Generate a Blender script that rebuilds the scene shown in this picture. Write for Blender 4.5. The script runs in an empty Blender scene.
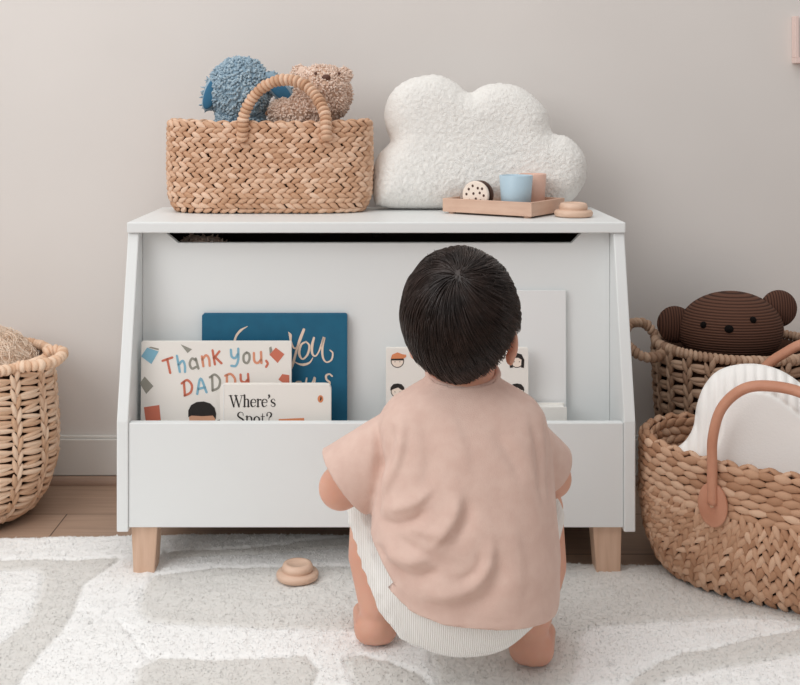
import bpy, bmesh, math, random
import numpy as np
from mathutils import Vector, Matrix
random.seed(7); rng = np.random.default_rng(7)
S = bpy.context.scene; COL = S.collection
PI = math.pi
F, CX, CY, H = 1090.0, 380.0, 113.0, 0.769          # lens, horizon and camera height measured from the photograph
def wx(px, Y): return (px-CX)*Y/F
def wz(py, Y): return H-(py-CY)*Y/F
def lin(c): return tuple(((v/255)/12.92 if v/255 <= .04045 else ((v/255+.055)/1.055)**2.4) for v in c)

# ------------------------------------------------------------------ materials
def mat(name, rgb, rough=.6, rgb2=None, nscale=8, bump=0, bscale=200, spec=.5, sheen=0, sss=0, stretch=None, detail=3):
    m = bpy.data.materials.new(name); m.use_nodes = True; nt = m.node_tree; b = nt.nodes['Principled BSDF']
    b.inputs['Roughness'].default_value = rough; b.inputs['Specular IOR Level'].default_value = spec
    b.inputs['Base Color'].default_value = (*lin(rgb), 1)
    tc = nt.nodes.new('ShaderNodeTexCoord'); mp = nt.nodes.new('ShaderNodeMapping'); nt.links.new(tc.outputs['Object'], mp.inputs['Vector'])
    if stretch: mp.inputs['Scale'].default_value = stretch
    if rgb2:
        n = nt.nodes.new('ShaderNodeTexNoise'); n.inputs['Scale'].default_value = nscale; n.inputs['Detail'].default_value = detail
        nt.links.new(mp.outputs[0], n.inputs['Vector'])
        r = nt.nodes.new('ShaderNodeValToRGB'); r.color_ramp.elements[0].position = .35; r.color_ramp.elements[1].position = .65
        r.color_ramp.elements[0].color = (*lin(rgb), 1); r.color_ramp.elements[1].color = (*lin(rgb2), 1)
        nt.links.new(n.outputs['Fac'], r.inputs[0]); nt.links.new(r.outputs[0], b.inputs['Base Color'])
    if bump:
        n2 = nt.nodes.new('ShaderNodeTexNoise'); n2.inputs['Scale'].default_value = bscale; n2.inputs['Detail'].default_value = 3
        nt.links.new(mp.outputs[0], n2.inputs['Vector'])
        bp = nt.nodes.new('ShaderNodeBump'); bp.inputs['Strength'].default_value = bump; bp.inputs['Distance'].default_value = .002
        nt.links.new(n2.outputs['Fac'], bp.inputs['Height']); nt.links.new(bp.outputs[0], b.inputs['Normal'])
    if sheen: b.inputs['Sheen Weight'].default_value = sheen
    if sss:
        b.inputs['Subsurface Weight'].default_value = sss; b.inputs['Subsurface Radius'].default_value = (1, .35, .2); b.inputs['Subsurface Scale'].default_value = .006
    return m
def island_mat(name, c1, c2, c3, rough=.65, bump=.25, bscale=400, spec=.35):
    """every strand of a weave gets its own tone of straw"""
    m = mat(name, c1, rough, None, bump=bump, bscale=bscale, spec=spec, stretch=None)
    nt = m.node_tree; b = nt.nodes['Principled BSDF']
    g = nt.nodes.new('ShaderNodeNewGeometry'); r = nt.nodes.new('ShaderNodeValToRGB')
    r.color_ramp.elements[0].color = (*lin(c1), 1); r.color_ramp.elements[1].color = (*lin(c3), 1)
    e = r.color_ramp.elements.new(.5); e.color = (*lin(c2), 1)
    nt.links.new(g.outputs['Random Per Island'], r.inputs[0]); nt.links.new(r.outputs[0], b.inputs['Base Color'])
    return m
def wave_mat(name, rgb, rgb2, scale, axis='Z', rough=.8, bump=.6, dist=.003, distortion=0):
    m = mat(name, rgb, rough, spec=.25); nt = m.node_tree; b = nt.nodes['Principled BSDF']
    tc = [n for n in nt.nodes if n.type == 'TEX_COORD'][0]
    w = nt.nodes.new('ShaderNodeTexWave'); w.bands_direction = axis; w.inputs['Scale'].default_value = scale; w.inputs['Distortion'].default_value = distortion
    nt.links.new(tc.outputs['Object'], w.inputs['Vector'])
    r = nt.nodes.new('ShaderNodeValToRGB'); r.color_ramp.elements[0].color = (*lin(rgb2), 1); r.color_ramp.elements[1].color = (*lin(rgb), 1)
    r.color_ramp.elements[0].position = .05; r.color_ramp.elements[1].position = .5
    nt.links.new(w.outputs['Fac'], r.inputs[0]); nt.links.new(r.outputs[0], b.inputs['Base Color'])
    bp = nt.nodes.new('ShaderNodeBump'); bp.inputs['Strength'].default_value = bump; bp.inputs['Distance'].default_value = dist
    nt.links.new(w.outputs['Fac'], bp.inputs['Height']); nt.links.new(bp.outputs[0], b.inputs['Normal'])
    return m
M = {}
M['wall'] = mat('wall_paint', (228, 223, 219), .9, (225, 220, 216), 3, bump=.08, bscale=60, spec=.2)
M['base'] = mat('baseboard_paint', (226, 224, 220), .5)
M['white'] = mat('white_lacquer', (236, 239, 239), .42, (234, 237, 237), 4, spec=.4)
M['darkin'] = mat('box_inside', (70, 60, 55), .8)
M['wood'] = mat('pale_beech', (222, 188, 164), .5, (210, 174, 148), 14, bump=.15, bscale=90, stretch=(6, 6, .6))
M['toywood'] = mat('toy_beech', (226, 194, 172), .5, (216, 182, 158), 18, stretch=(1, 6, 6))
M['straw'] = island_mat('seagrass_light', (198, 154, 122), (216, 176, 146), (234, 200, 174))
M['gapshade'] = mat('weave_gap_shade', (74, 44, 27), .9)  # dark shell behind the weave, shade between strands put into its colour
M['straw2'] = island_mat('seagrass_tan', (176, 132, 102), (198, 156, 126), (218, 182, 154))
M['straw3'] = island_mat('hyacinth_brown', (156, 124, 102), (178, 146, 122), (198, 168, 144))
M['straw4'] = island_mat('hyacinth_pale', (212, 172, 140), (230, 194, 165), (243, 215, 190))
M['leather'] = mat('tan_leather', (204, 146, 118), .5, (194, 134, 106), 30, bump=.2, bscale=500)
M['metal'] = mat('rivet_metal', (210, 170, 140), .35)
M['cloud'] = mat('boucle_white', (248, 246, 242), .95, (242, 239, 234), 160, bump=1, bscale=420, sheen=.3, spec=.1)
M['cushion'] = mat('quilt_white', (250, 248, 245), .9, bump=.2, bscale=300, spec=.1)
M['blue'] = island_mat('plush_blue', (138, 162, 178), (160, 182, 196), (182, 200, 210), .95, 0)
M['bluebase'] = mat('plush_blue_base', (140, 164, 180), .95)
M['navy'] = mat('ear_lining_blue', (52, 108, 142), .85)
M['brownfur'] = mat('brown_yarn', (158, 104, 76), .95, (130, 82, 58), 90)
M['beige'] = island_mat('plush_beige', (216, 188, 170), (228, 203, 186), (240, 219, 205), .95, 0)
M['beigebase'] = mat('plush_beige_base', (206, 174, 152), .95)
M['nose'] = mat('nose_brown', (92, 56, 42), .6)
M['ribbon'] = mat('brown_ribbon', (112, 76, 54), .5)
M['cord'] = wave_mat('brown_corduroy', (100, 68, 54), (62, 39, 30), 62, 'Z', .85, .7, .0015, .25)
M['cordv'] = wave_mat('brown_corduroy_ear', (96, 65, 52), (58, 36, 28), 62, 'X', .85, .7, .0015, .25)
M['black'] = mat('black_stitch', (18, 13, 12), .9, spec=.15)
M['skin'] = mat('skin', (224, 174, 152), .5, (217, 163, 141), 12, sss=.25, spec=.35)
M['hair'] = mat('dark_hair', (33, 23, 20), .38, (52, 38, 33), 40, spec=.5)
M['shirt'] = mat('peach_cotton', (226, 197, 184), .9, (221, 190, 177), 60, bump=.25, bscale=700, spec=.15, sheen=.15)
M['knit'] = wave_mat('white_knit', (250, 248, 245), (228, 225, 218), 120, 'X', .9, .5, .002)
M['tray'] = mat('tray_wood', (218, 184, 162), .55, (208, 172, 150), 20, stretch=(1, 1, 5))
M['cupblue'] = mat('cup_blue', (184, 208, 222), .45)
M['cuppink'] = mat('cup_pink', (228, 188, 170), .45)
M['cream'] = mat('cream_icing', (244, 228, 214), .6)
M['choc'] = mat('biscuit_brown', (88, 58, 44), .6, (70, 44, 34), 60)
M['paper'] = mat('paper', (240, 238, 233), .7)
M['cover'] = mat('white_cover', (240, 236, 230), .5)
M['teal'] = mat('teal_cover', (10, 98, 130), .6, (8, 92, 124), 40)
M['greycover'] = mat('grey_cover', (238, 239, 239), .45)
for n, c in dict(ink=(32, 26, 24), red=(206, 116, 92), inkblue=(132, 182, 204), inkgrey=(150, 148, 138), peach=(222, 150, 120), creamink=(238, 214, 194), fleshink=(212, 160, 130), orange=(222, 140, 96)).items():
    M[n] = mat('print_'+n, c, .6)
M['pinkish'] = mat('pinkish_paint', (238, 214, 206), .6)

# wood floor
def floor_mat():
    m = mat('laminate', (150, 124, 106), .5); nt = m.node_tree; b = nt.nodes['Principled BSDF']
    tc = [n for n in nt.nodes if n.type == 'TEX_COORD'][0]
    br = nt.nodes.new('ShaderNodeTexBrick'); br.inputs['Scale'].default_value = 1; br.inputs['Brick Width'].default_value = 1.2; br.inputs['Row Height'].default_value = .19
    br.inputs['Mortar Size'].default_value = .0012; br.inputs['Color1'].default_value = (*lin((182, 154, 134)), 1); br.inputs['Color2'].default_value = (*lin((168, 140, 120)), 1); br.inputs['Mortar'].default_value = (*lin((80, 62, 50)), 1)
    nt.links.new(tc.outputs['Object'], br.inputs['Vector'])
    mp = nt.nodes.new('ShaderNodeMapping'); mp.inputs['Scale'].default_value = (2, 30, 1); nt.links.new(tc.outputs['Object'], mp.inputs[0])
    n = nt.nodes.new('ShaderNodeTexNoise'); n.inputs['Scale'].default_value = 3; n.inputs['Detail'].default_value = 6; nt.links.new(mp.outputs[0], n.inputs[0])
    mx = nt.nodes.new('ShaderNodeMix'); mx.data_type = 'RGBA'; mx.blend_type = 'MULTIPLY'; mx.inputs[0].default_value = .45
    nt.links.new(br.outputs['Color'], mx.inputs[6]); nt.links.new(n.outputs['Fac'], mx.inputs[7])
    g = nt.nodes.new('ShaderNodeHueSaturation'); g.inputs['Value'].default_value = 1.25; nt.links.new(mx.outputs[2], g.inputs['Color']); nt.links.new(g.outputs[0], b.inputs['Base Color'])
    return m
M['floor'] = floor_mat()
M['strip'] = mat('floor_strip', (164, 136, 118), .55)

# ------------------------------------------------------------------ mesh helpers
class MB:
    def __init__(s): s.v = []; s.f = []; s.n = 0
    def add(s, v, f):
        v = np.asarray(v, float).reshape(-1, 3); s.v.append(v); o = s.n
        s.f.extend([tuple(i+o for i in q) for q in f]); s.n += len(v); return s
    def build(s, name, m, parent=None, smooth=True, bevel=0, loc=None):
        me = bpy.data.meshes.new(name); V = np.vstack(s.v)
        if loc is not None: V = V-np.asarray(loc, float)
        me.from_pydata(V.tolist(), [], s.f); me.update(); me.validate()
        bm = bmesh.new(); bm.from_mesh(me); bmesh.ops.recalc_face_normals(bm, faces=bm.faces); bm.to_mesh(me); bm.free()
        me.polygons.foreach_set('use_smooth', [smooth]*len(me.polygons))
        me.materials.append(m); o = bpy.data.objects.new(name, me); COL.objects.link(o)
        if parent: o.parent = parent
        elif loc is not None: o.location = loc
        if bevel:
            b = o.modifiers.new('bevel', 'BEVEL'); b.width = bevel; b.segments = 2; b.limit_method = 'ANGLE'
        return o
def rotm(rx=0, ry=0, rz=0): return np.array((Matrix.Rotation(rz, 3, 'Z') @ Matrix.Rotation(ry, 3, 'Y') @ Matrix.Rotation(rx, 3, 'X')))
BOXF = [(0, 1, 3, 2), (4, 6, 7, 5), (0, 4, 5, 1), (2, 3, 7, 6), (0, 2, 6, 4), (1, 5, 7, 3)]
def box(mb, x0, x1, y0, y1, z0, z1, R=None, c=(0, 0, 0)):
    v = np.array([(x, y, z) for x in (x0, x1) for y in (y0, y1) for z in (z0, z1)], float)
    if R is not None: v = v@R.T
    return mb.add(v+np.array(c), BOXF)
def loft(mb, rings, cap=True):
    """rings: list of (n,3) arrays"""
    k = len(rings[0]); v = np.vstack(rings); f = []
    for i in range(len(rings)-1):
        for j in range(k):
            a = i*k+j; b = i*k+(j+1) % k; f.append((a, b, b+k, a+k))
    if cap: f.append(tuple(range(k))[::-1]); f.append(tuple((len(rings)-1)*k+j for j in range(k)))
    return mb.add(v, f)
def frames(P):
    P = np.asarray(P, float); T = np.gradient(P, axis=0); T /= np.linalg.norm(T, axis=1)[:, None]+1e-12
    ref = np.array([0, 0, 1.]) if abs(T[0][2]) < .9 else np.array([1., 0, 0]); U = []; u = np.cross(T[0], ref)
    for t in T:
        u = u-t*np.dot(u, t); u /= np.linalg.norm(u)+1e-12; U.append(u)
    U = np.array(U); return P, T, U, np.cross(T, U)
def tube(mb, P, r, n=10, cap=True, flat=1.0, closed=False):
    P, T, U, W = frames(P); r = np.broadcast_to(r, (len(P),)); a = np.linspace(0, 2*PI, n, endpoint=False)
    R = [P[i]+r[i]*(np.cos(a)[:, None]*U[i]+flat*np.sin(a)[:, None]*W[i]) for i in range(len(P))]
    return loft(mb, R, cap)
def catmull(P, m=8):
    P = [np.array(p, float) for p in P]; P = [2*P[0]-P[1]]+P+[2*P[-1]-P[-2]]; out = []
    for i in range(1, len(P)-2):
        for t in np.linspace(0, 1, m, endpoint=False):
            a, b, c, d = P[i-1:i+3]; out.append(.5*((2*b)+(c-a)*t+(2*a-5*b+4*c-d)*t*t+(3*b-a-3*c+d)*t**3))
    out.append(P[-2]); return np.array(out)
def capsule(mb, a, b, ra, rb, n=20):
    a = np.array(a, float); b = np.array(b, float); d = b-a; L = np.linalg.norm(d); d /= L
    P = []; r = []
    for t in np.linspace(-PI/2*.98, 0, 6): P.append(a+d*ra*math.sin(t)); r.append(ra*math.cos(t))
    for t in np.linspace(0, PI/2*.98, 6): P.append(b+d*rb*math.sin(t)); r.append(rb*math.cos(t))
    U = np.cross(d, [0, 0, 1.] if abs(d[2]) < .9 else [1., 0, 0]); U /= np.linalg.norm(U); W = np.cross(d, U)
    A = np.linspace(0, 2*PI, n, endpoint=False)
    return loft(mb, [P[i]+r[i]*(np.cos(A)[:, None]*U+np.sin(A)[:, None]*W) for i in range(len(P))])
def ellipsoid(mb, c, s, R=None, nu=32, nv=20):
    rings = []
    for t in np.linspace(-PI/2*.985, PI/2*.985, nv):
        a = np.linspace(0, 2*PI, nu, endpoint=False)
        v = np.stack([np.cos(a)*math.cos(t)*s[0], np.sin(a)*math.cos(t)*s[1], np.full(nu, math.sin(t)*s[2])], 1)
        if R is not None: v = v@R.T
        rings.append(v+np.array(c))
    return loft(mb, rings)
def lathe(mb, prof, c=(0, 0, 0), n=32, cap=True):
    a = np.linspace(0, 2*PI, n, endpoint=False)
    return loft(mb, [np.stack([r*np.cos(a)+c[0], r*np.sin(a)+c[1], np.full(n, z+c[2])], 1) for r, z in prof], cap)
LT = np.linspace(0, 1, 7)
def leaf(mb, c, d, nrm, L, W, T, skew=.45, k=6, bow=0):
    """a plump blade of grass stem: c centre, d along, nrm outward"""
    d = d/np.linalg.norm(d); nrm = nrm-d*np.dot(d, nrm); nrm /= np.linalg.norm(nrm); s = np.cross(nrm, d)
    a = np.linspace(0, 2*PI, k, endpoint=False); R = []
    for t in LT:
        tt = t**(math.log(.5)/math.log(skew)) if skew != .5 else t
        w = max(math.sin(PI*tt), .12)**.75
        R.append(c+d*(t-.5)*L+nrm*(bow*math.sin(PI*t))+w*(W*.5*np.cos(a)[:, None]*s+T*.5*np.sin(a)[:, None]*nrm))
    return loft(mb, R)
def ropetube(mb, P, r, pitch, n=12, tilt=.5, amp=.16):
    """a wrapped rope: every turn of the wrapping is a rounded bead"""
    P = np.asarray(P, float); seg = np.linalg.norm(np.diff(P, axis=0), axis=1); s = np.r_[0, np.cumsum(seg)]; N = max(int(s[-1]/pitch), 2)
    q = np.linspace(0, s[-1], N*4+1); Q = np.stack([np.interp(q, s, P[:, i]) for i in range(3)], 1)
    Q, T, U, W = frames(Q); a = np.linspace(0, 2*PI, n, endpoint=False)
    for w in range(N):
        R = []; rr = r*random.uniform(.94, 1.08)
        for j, m_ in zip(range(5), (.82, 1+amp*.7, 1+amp, 1+amp*.7, .82)):
            i = w*4+j; ring = Q[i]+rr*m_*(np.cos(a)[:, None]*U[i]+np.sin(a)[:, None]*W[i])+T[i]*(np.cos(a)[:, None]*r*tilt)
            R.append(ring)
        loft(mb, R)
    return mb
def empty(name, loc, label=None, cat=None, group=None, rz=0):
    o = bpy.data.objects.new(name, None); COL.objects.link(o); o.location = loc; o.rotation_euler.z = rz; o.empty_display_size = .05
    if label: tag(o, label, cat, group)
    return o
def tag(o, label=None, cat=None, group=None, kind=None):
    if label: o['label'] = label
    if cat: o['category'] = cat
    if group: o['group'] = group
    if kind: o['kind'] = kind
    return o
class Rel:
    """parts are built in world coordinates and parented to an Empty standing at loc"""
    def __init__(s, root, base): s.root = root; s.base = base
    def __call__(s, mb, name, m, **k):
        return mb.build(name, m, s.root, loc=s.base, **k)
def thing(name, loc, label, cat, group=None):
    r = empty(name, loc, label, cat, group); return r, Rel(r, loc)
def child(mb, name, m, parent, base, **k): return mb.build(name, m, parent, loc=base, **k)
def remesh(mb, size, iters=6, factor=.5):
    me = bpy.data.meshes.new('tmp'); me.from_pydata(np.vstack(mb.v).tolist(), [], mb.f); me.update()
    bm = bmesh.new(); bm.from_mesh(me); bmesh.ops.recalc_face_normals(bm, faces=bm.faces); bm.to_mesh(me); bm.free()
    o = bpy.data.objects.new('tmp', me); COL.objects.link(o)
    r = o.modifiers.new('r', 'REMESH'); r.mode = 'VOXEL'; r.voxel_size = size
    if iters: sm = o.modifiers.new('s', 'SMOOTH'); sm.iterations = iters; sm.factor = factor
    dg = bpy.context.evaluated_depsgraph_get(); dg.update(); ev = o.evaluated_get(dg); m2 = bpy.data.meshes.new_from_object(ev)
    V = np.zeros(len(m2.vertices)*3); m2.vertices.foreach_get('co', V); V = V.reshape(-1, 3)
    N = np.zeros(len(m2.vertices)*3); m2.vertices.foreach_get('normal', N); N = N.reshape(-1, 3)
    Fc = [tuple(p.vertices) for p in m2.polygons]
    bpy.data.objects.remove(o); bpy.data.meshes.remove(me); bpy.data.meshes.remove(m2)
    return V, N, Fc
def sines(P, seed, freq, octaves=3):
    """cheap smooth noise from summed sines"""
    r = np.random.default_rng(seed); out = np.zeros(len(P)); a = 1.
    for o in range(octaves):
        for _ in range(4):
            k = r.normal(size=3); k /= np.linalg.norm(k); out += a*np.sin(P@k*freq*(1+.3*r.random())+r.random()*6.3)
        freq *= 1.9; a *= .55
    return out/4
def tufts(mb, V, N, count, L, W, droop=(0, 0, -.4), rnd=.6, T=None):
    idx = rng.integers(0, len(V), count)
    for i in idx:
        d = N[i]+rng.normal(size=3)*rnd+np.array(droop); d /= np.linalg.norm(d)
        l = L*rng.uniform(.6, 1.2); leaf(mb, V[i]+d*l*.3, d, N[i]+rng.normal(size=3)*.3+.01, l, W, T or W, .4, 4)

# ------------------------------------------------------------------ room
WALLY = 2.275
mb = MB(); box(mb, -1.9, 1.9, WALLY, WALLY+.1, 0, 2.5); tag(mb.build('wall_back', M['wall'], smooth=False), kind='structure')
mb = MB(); box(mb, -1.9, 1.9, -.6, WALLY+.1, -.05, 0); tag(mb.build('floor', M['floor'], smooth=False), kind='structure')
mb = MB(); box(mb, -1.9, 1.9, WALLY-.014, WALLY-.0005, .0165, .092); box(mb, -1.9, 1.9, WALLY-.009, WALLY-.0005, .092, .098)
tag(mb.build('baseboard_back', M['base'], smooth=False, bevel=.002), kind='structure')
mb = MB(); a = np.linspace(0, PI/2, 6); pr = [(WALLY-.0145, .0005)]+[(WALLY-.0145-.014*math.cos(t), .0005+.016*math.sin(t)) for t in a]
loft(mb, [np.array([(x, y, z) for y, z in pr]) for x in (-1.9, 1.9)]); tag(mb.build('trim_1', M['strip'], smooth=False), kind='structure')

# ------------------------------------------------------------------ rug
def inpoly(X, Y, poly):
    p = np.array(poly); r = np.zeros(X.shape, bool); j = len(p)-1
    for i in range(len(p)):
        xi, yi = p[i]; xj, yj = p[j]
        c = ((yi > Y) != (yj > Y)) & (X < (xj-xi)*(Y-yi)/(yj-yi+1e-12)+xi); r ^= c; j = i
    return r
def fl(pts):      # floor points of the pattern, measured off the photograph
    o = []
    for px, py in pts:
        Y = H*F/(py-CY); o.append((wx(px, Y), Y))
    return o
z4 = lambda L: [(x*.35, 510+y*.35) for x, y in L]
G = [fl(z4([(-300, 170), (0, 158), (220, 154), (345, 150), (300, 185), (235, 225), (215, 300), (185, 360), (110, 430), (60, 500), (10, 560), (-300, 560), (-300, 470), (0, 400), (40, 370), (90, 330), (115, 260), (120, 200), (95, 183), (0, 186), (-300, 190)])),
     fl([(155, 580), (210, 574), (290, 572), (350, 571), (420, 570), (440, 640), (360, 636), (250, 633), (150, 628), (140, 617), (143, 600)]),
     fl([(165, 556), (240, 553), (350, 541), (430, 535), (430, 548), (340, 552), (250, 559), (170, 562)]),  # pale grey patch plus the shelf's shadow line, painted into the rug colour
     fl([(140, 673), (158, 664), (225, 664), (305, 661), (318, 675), (300, 720), (120, 720)]),
     fl([(343, 663), (358, 660), (385, 668), (420, 680), (440, 700), (360, 700), (346, 675)]),
     fl([(430, 568), (560, 560), (1000, 562), (1000, 720), (445, 720), (430, 657), (425, 640)])]
Wp = [fl([(589, 632), (653, 627), (737, 624), (781, 624), (810, 633), (753, 643), (706, 654), (684, 657), (659, 668), (644, 677), (620, 700), (566, 700), (580, 657), (578, 643)]),
      fl([(640, 700), (669, 685), (706, 677), (769, 665), (800, 660), (880, 640), (1000, 640), (1000, 720), (640, 720)])]
EDGE = np.array([(-1.7, 1.965), (-.7, 1.972), (-.3, 1.992), (-.02, 1.99), (.12, 1.95), (.24, 1.888), (.33, 1.862), (.45, 1.855), (.56, 1.872), (1.0, 1.90), (1.7, 1.9)])
def rug():
    nx, ny = 640, 210; x = np.linspace(-1.15, 1.2, nx); t = np.linspace(0, 1, ny); ye = np.interp(x, EDGE[:, 0], EDGE[:, 1])
    ker = np.ones(15)/15; ye = np.convolve(np.pad(ye, 7, mode='edge'), ker, 'valid')
    X = np.repeat(x[None], ny, 0); ye = ye-.014; Y = 1.18+(ye[None]-1.18)*t[:, None]
    P = np.stack([X.ravel(), Y.ravel(), np.zeros(X.size)], 1)
    g = np.zeros(X.shape)
    wob = sines(P, 5, 30, 2).reshape(X.shape)*.004; wob2 = sines(P, 6, 30, 2).reshape(X.shape)*.004
    for p in G: g[inpoly(X+wob, Y+wob2, p)] = 1
    for p in Wp: g[inpoly(X+wob, Y+wob2, p)] = 0
    # creases between pattern fields
    gs = g.copy()
    for _ in range(2): gs[1:-1, 1:-1] = (gs[1:-1, 1:-1]*2+gs[:-2, 1:-1]+gs[2:, 1:-1]+gs[1:-1, :-2]+gs[1:-1, 2:])/6
    edge = 4*gs*(1-gs)
    def seg(a, b):
        a = np.array(a); b = np.array(b); d = b-a; u = np.clip(((X-a[0])*d[0]+(Y-a[1])*d[1])/(d@d), 0, 1)
        return np.hypot(X-a[0]-u*d[0], Y-a[1]-u*d[1])
    for a, b in ((fl([(70, 645)])[0], fl([(140, 592)])[0]), (fl([(118, 625)])[0], fl([(152, 668)])[0])): edge = np.maximum(edge, np.exp(-(seg(a, b)/.004)**2))
    Z = .0095+.0012*sines(P, 1, 60, 3).reshape(X.shape)+rng.uniform(-.0007, .0007, X.shape)+.0009*sines(P, 2, 260, 2).reshape(X.shape)-.0030*edge+.0012*g*0
    d = np.minimum((ye[None]-Y), .02)/.02; Z = Z*np.sqrt(np.clip(1-(1-d)**2, 0, 1)*.92+.03)
    V = np.stack([X, Y, Z], -1).reshape(-1, 3)
    V[:, :2] += rng.uniform(-.0012, .0012, (len(V), 2))
    me = bpy.data.meshes.new('rug')
    ii = (np.arange(ny-1)[:, None]*nx+np.arange(nx-1)[None]).ravel(); Fq = np.stack([ii, ii+1, ii+nx+1, ii+nx], 1)
    # pile: short pointed tufts over the whole field
    n = 170000; k = rng.integers(0, len(V), n); base = V[k]+np.c_[rng.uniform(-.002, .002, (n, 2)), np.full(n, -.001)]
    ang = rng.uniform(0, 2*PI, n); w = rng.uniform(.0009, .0016, n); hgt = rng.uniform(.0014, .0032, n); lean = rng.normal(size=(n, 2))*.0018
    tri = [base+np.stack([w*np.cos(ang+o), w*np.sin(ang+o), 0*w], 1) for o in (0, 2.09, 4.19)]+[base+np.c_[lean, hgt]]
    TV = np.stack(tri, 1).reshape(-1, 3); b0 = len(V)+np.arange(n)*4
    TF = np.concatenate([np.stack([b0, b0+1, b0+3], 1), np.stack([b0+1, b0+2, b0+3], 1), np.stack([b0+2, b0, b0+3], 1)])
    AV = np.vstack([V, TV]); me.vertices.add(len(AV)); me.vertices.foreach_set('co', AV.ravel())
    nl = Fq.size+TF.size; me.loops.add(nl); me.loops.foreach_set('vertex_index', np.r_[Fq.ravel(), TF.ravel()].astype(np.int32))
    me.polygons.add(len(Fq)+len(TF)); ls = np.r_[np.arange(len(Fq))*4, Fq.size+np.arange(len(TF))*3]
    me.polygons.foreach_set('loop_start', ls.astype(np.int32)); me.update(calc_edges=True); me.validate()
    at_ = me.attributes.new('pattern', 'FLOAT', 'POINT'); gf = gs.ravel(); at_.data.foreach_set('value', np.r_[gf, np.repeat(gf[k], 4)].astype(np.float32))
    m = mat('rug_pile', (230, 227, 222), .95, spec=.1, sheen=.2); nt = m.node_tree; b = nt.nodes['Principled BSDF']
    A = nt.nodes.new('ShaderNodeAttribute'); A.attribute_name = 'pattern'; mx = nt.nodes.new('ShaderNodeMix'); mx.data_type = 'RGBA'
    mx.inputs[6].default_value = (*lin((252, 252, 251)), 1); mx.inputs[7].default_value = (*lin((228, 226, 222)), 1)
    nt.links.new(A.outputs['Fac'], mx.inputs[0]); nt.links.new(mx.outputs[2], b.inputs['Base Color'])
    me.materials.append(m); o = bpy.data.objects.new('rug', me); COL.objects.link(o)
    tag(o, 'soft white and pale grey patterned shaggy rug covering the floor', 'rug')
rug()

# ------------------------------------------------------------------ bookshelf / toy box
XC = -.0065; HW = .4262; YF = 1.79; YT = 1.87; YB = 2.16; ZT = .582; ZB = .262; TH = .019
cab, P_ = thing('bookshelf_toy_box', (XC, 1.97, .0), 'white children\'s bookshelf with front book bin, lidded toy box and tapered wooden legs', 'bookshelf')
for s in (-1, 1):
    prof = [(YF, .0805), (YF, ZB), (YT+.001, ZT-.0187), (YB, ZT-.0187), (YB, .0805)]
    x0, x1 = (XC-HW, XC-HW+TH) if s < 0 else (XC+HW-TH, XC+HW)
    mb = MB(); loft(mb, [np.array([(x, y, z) for y, z in prof]) for x in (x0, x1)]); P_(mb, 'side_panel', M['white'], smooth=False, bevel=.002)
XI0, XI1 = XC-HW+TH+.0003, XC+HW-TH-.0003
mb = MB(); box(mb, XI0, XI1, YF+.003, YF+.019, .087, ZB-.003); P_(mb, 'front_panel', M['white'], smooth=False, bevel=.0015)
mb = MB(); box(mb, XI0, XI1, YF+.0195, 1.8995, .104, .118); P_(mb, 'bin_floor', M['white'], smooth=False)
YP = 1.90
zt, zn = ZT-.0190, .5425
mb = MB(); out = [(XI0, .090), (XI1, .090), (XI1, zt), (wx(583, YP), zt), (wx(572, YP), zn), (wx(178, YP), zn), (wx(164, YP), zt), (XI0, zt)]
loft(mb, [np.array([(x, y, z) for x, z in out]) for y in (YP, YP+.015)]); P_(mb, 'divider_panel', M['white'], smooth=False, bevel=.001)
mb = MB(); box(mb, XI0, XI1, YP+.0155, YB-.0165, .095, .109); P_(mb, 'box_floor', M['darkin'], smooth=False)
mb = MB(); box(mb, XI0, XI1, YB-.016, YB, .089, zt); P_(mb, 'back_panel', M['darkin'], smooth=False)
mb = MB(); box(mb, XC-HW-.0005, XC+HW+.0005, YT-.006, YB+.004, ZT-.0182, ZT); P_(mb, 'lid', M['white'], smooth=False, bevel=.002)
mb = MB(); box(mb, XC-.008, XC+.008, YP+.03, YP+.25, ZT-.034, ZT-.0185); P_(mb, 'lid_stay', M['black'], smooth=False)
for x0, x1, bx0, bx1 in ((131, 157.5, 133, 154), (593, 622, 597, 621)):
    for yy in (1.824, 2.12):
        sc = 1.802; top = (wx(x0, sc), wx(x1, sc)); bot = (wx(bx0, sc), wx(bx1, sc))
        mb = MB(); loft(mb, [np.array([(a, yy-d, z), (b, yy-d, z), (b, yy+d, z), (a, yy+d, z)]) for (a, b), d, z in ((bot, .02, .004 if yy < 2 else .0005), (top, .021, .0865 if yy < 2 else .0945))])
        P_(mb, 'leg', M['wood'], smooth=False, bevel=.002)

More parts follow.
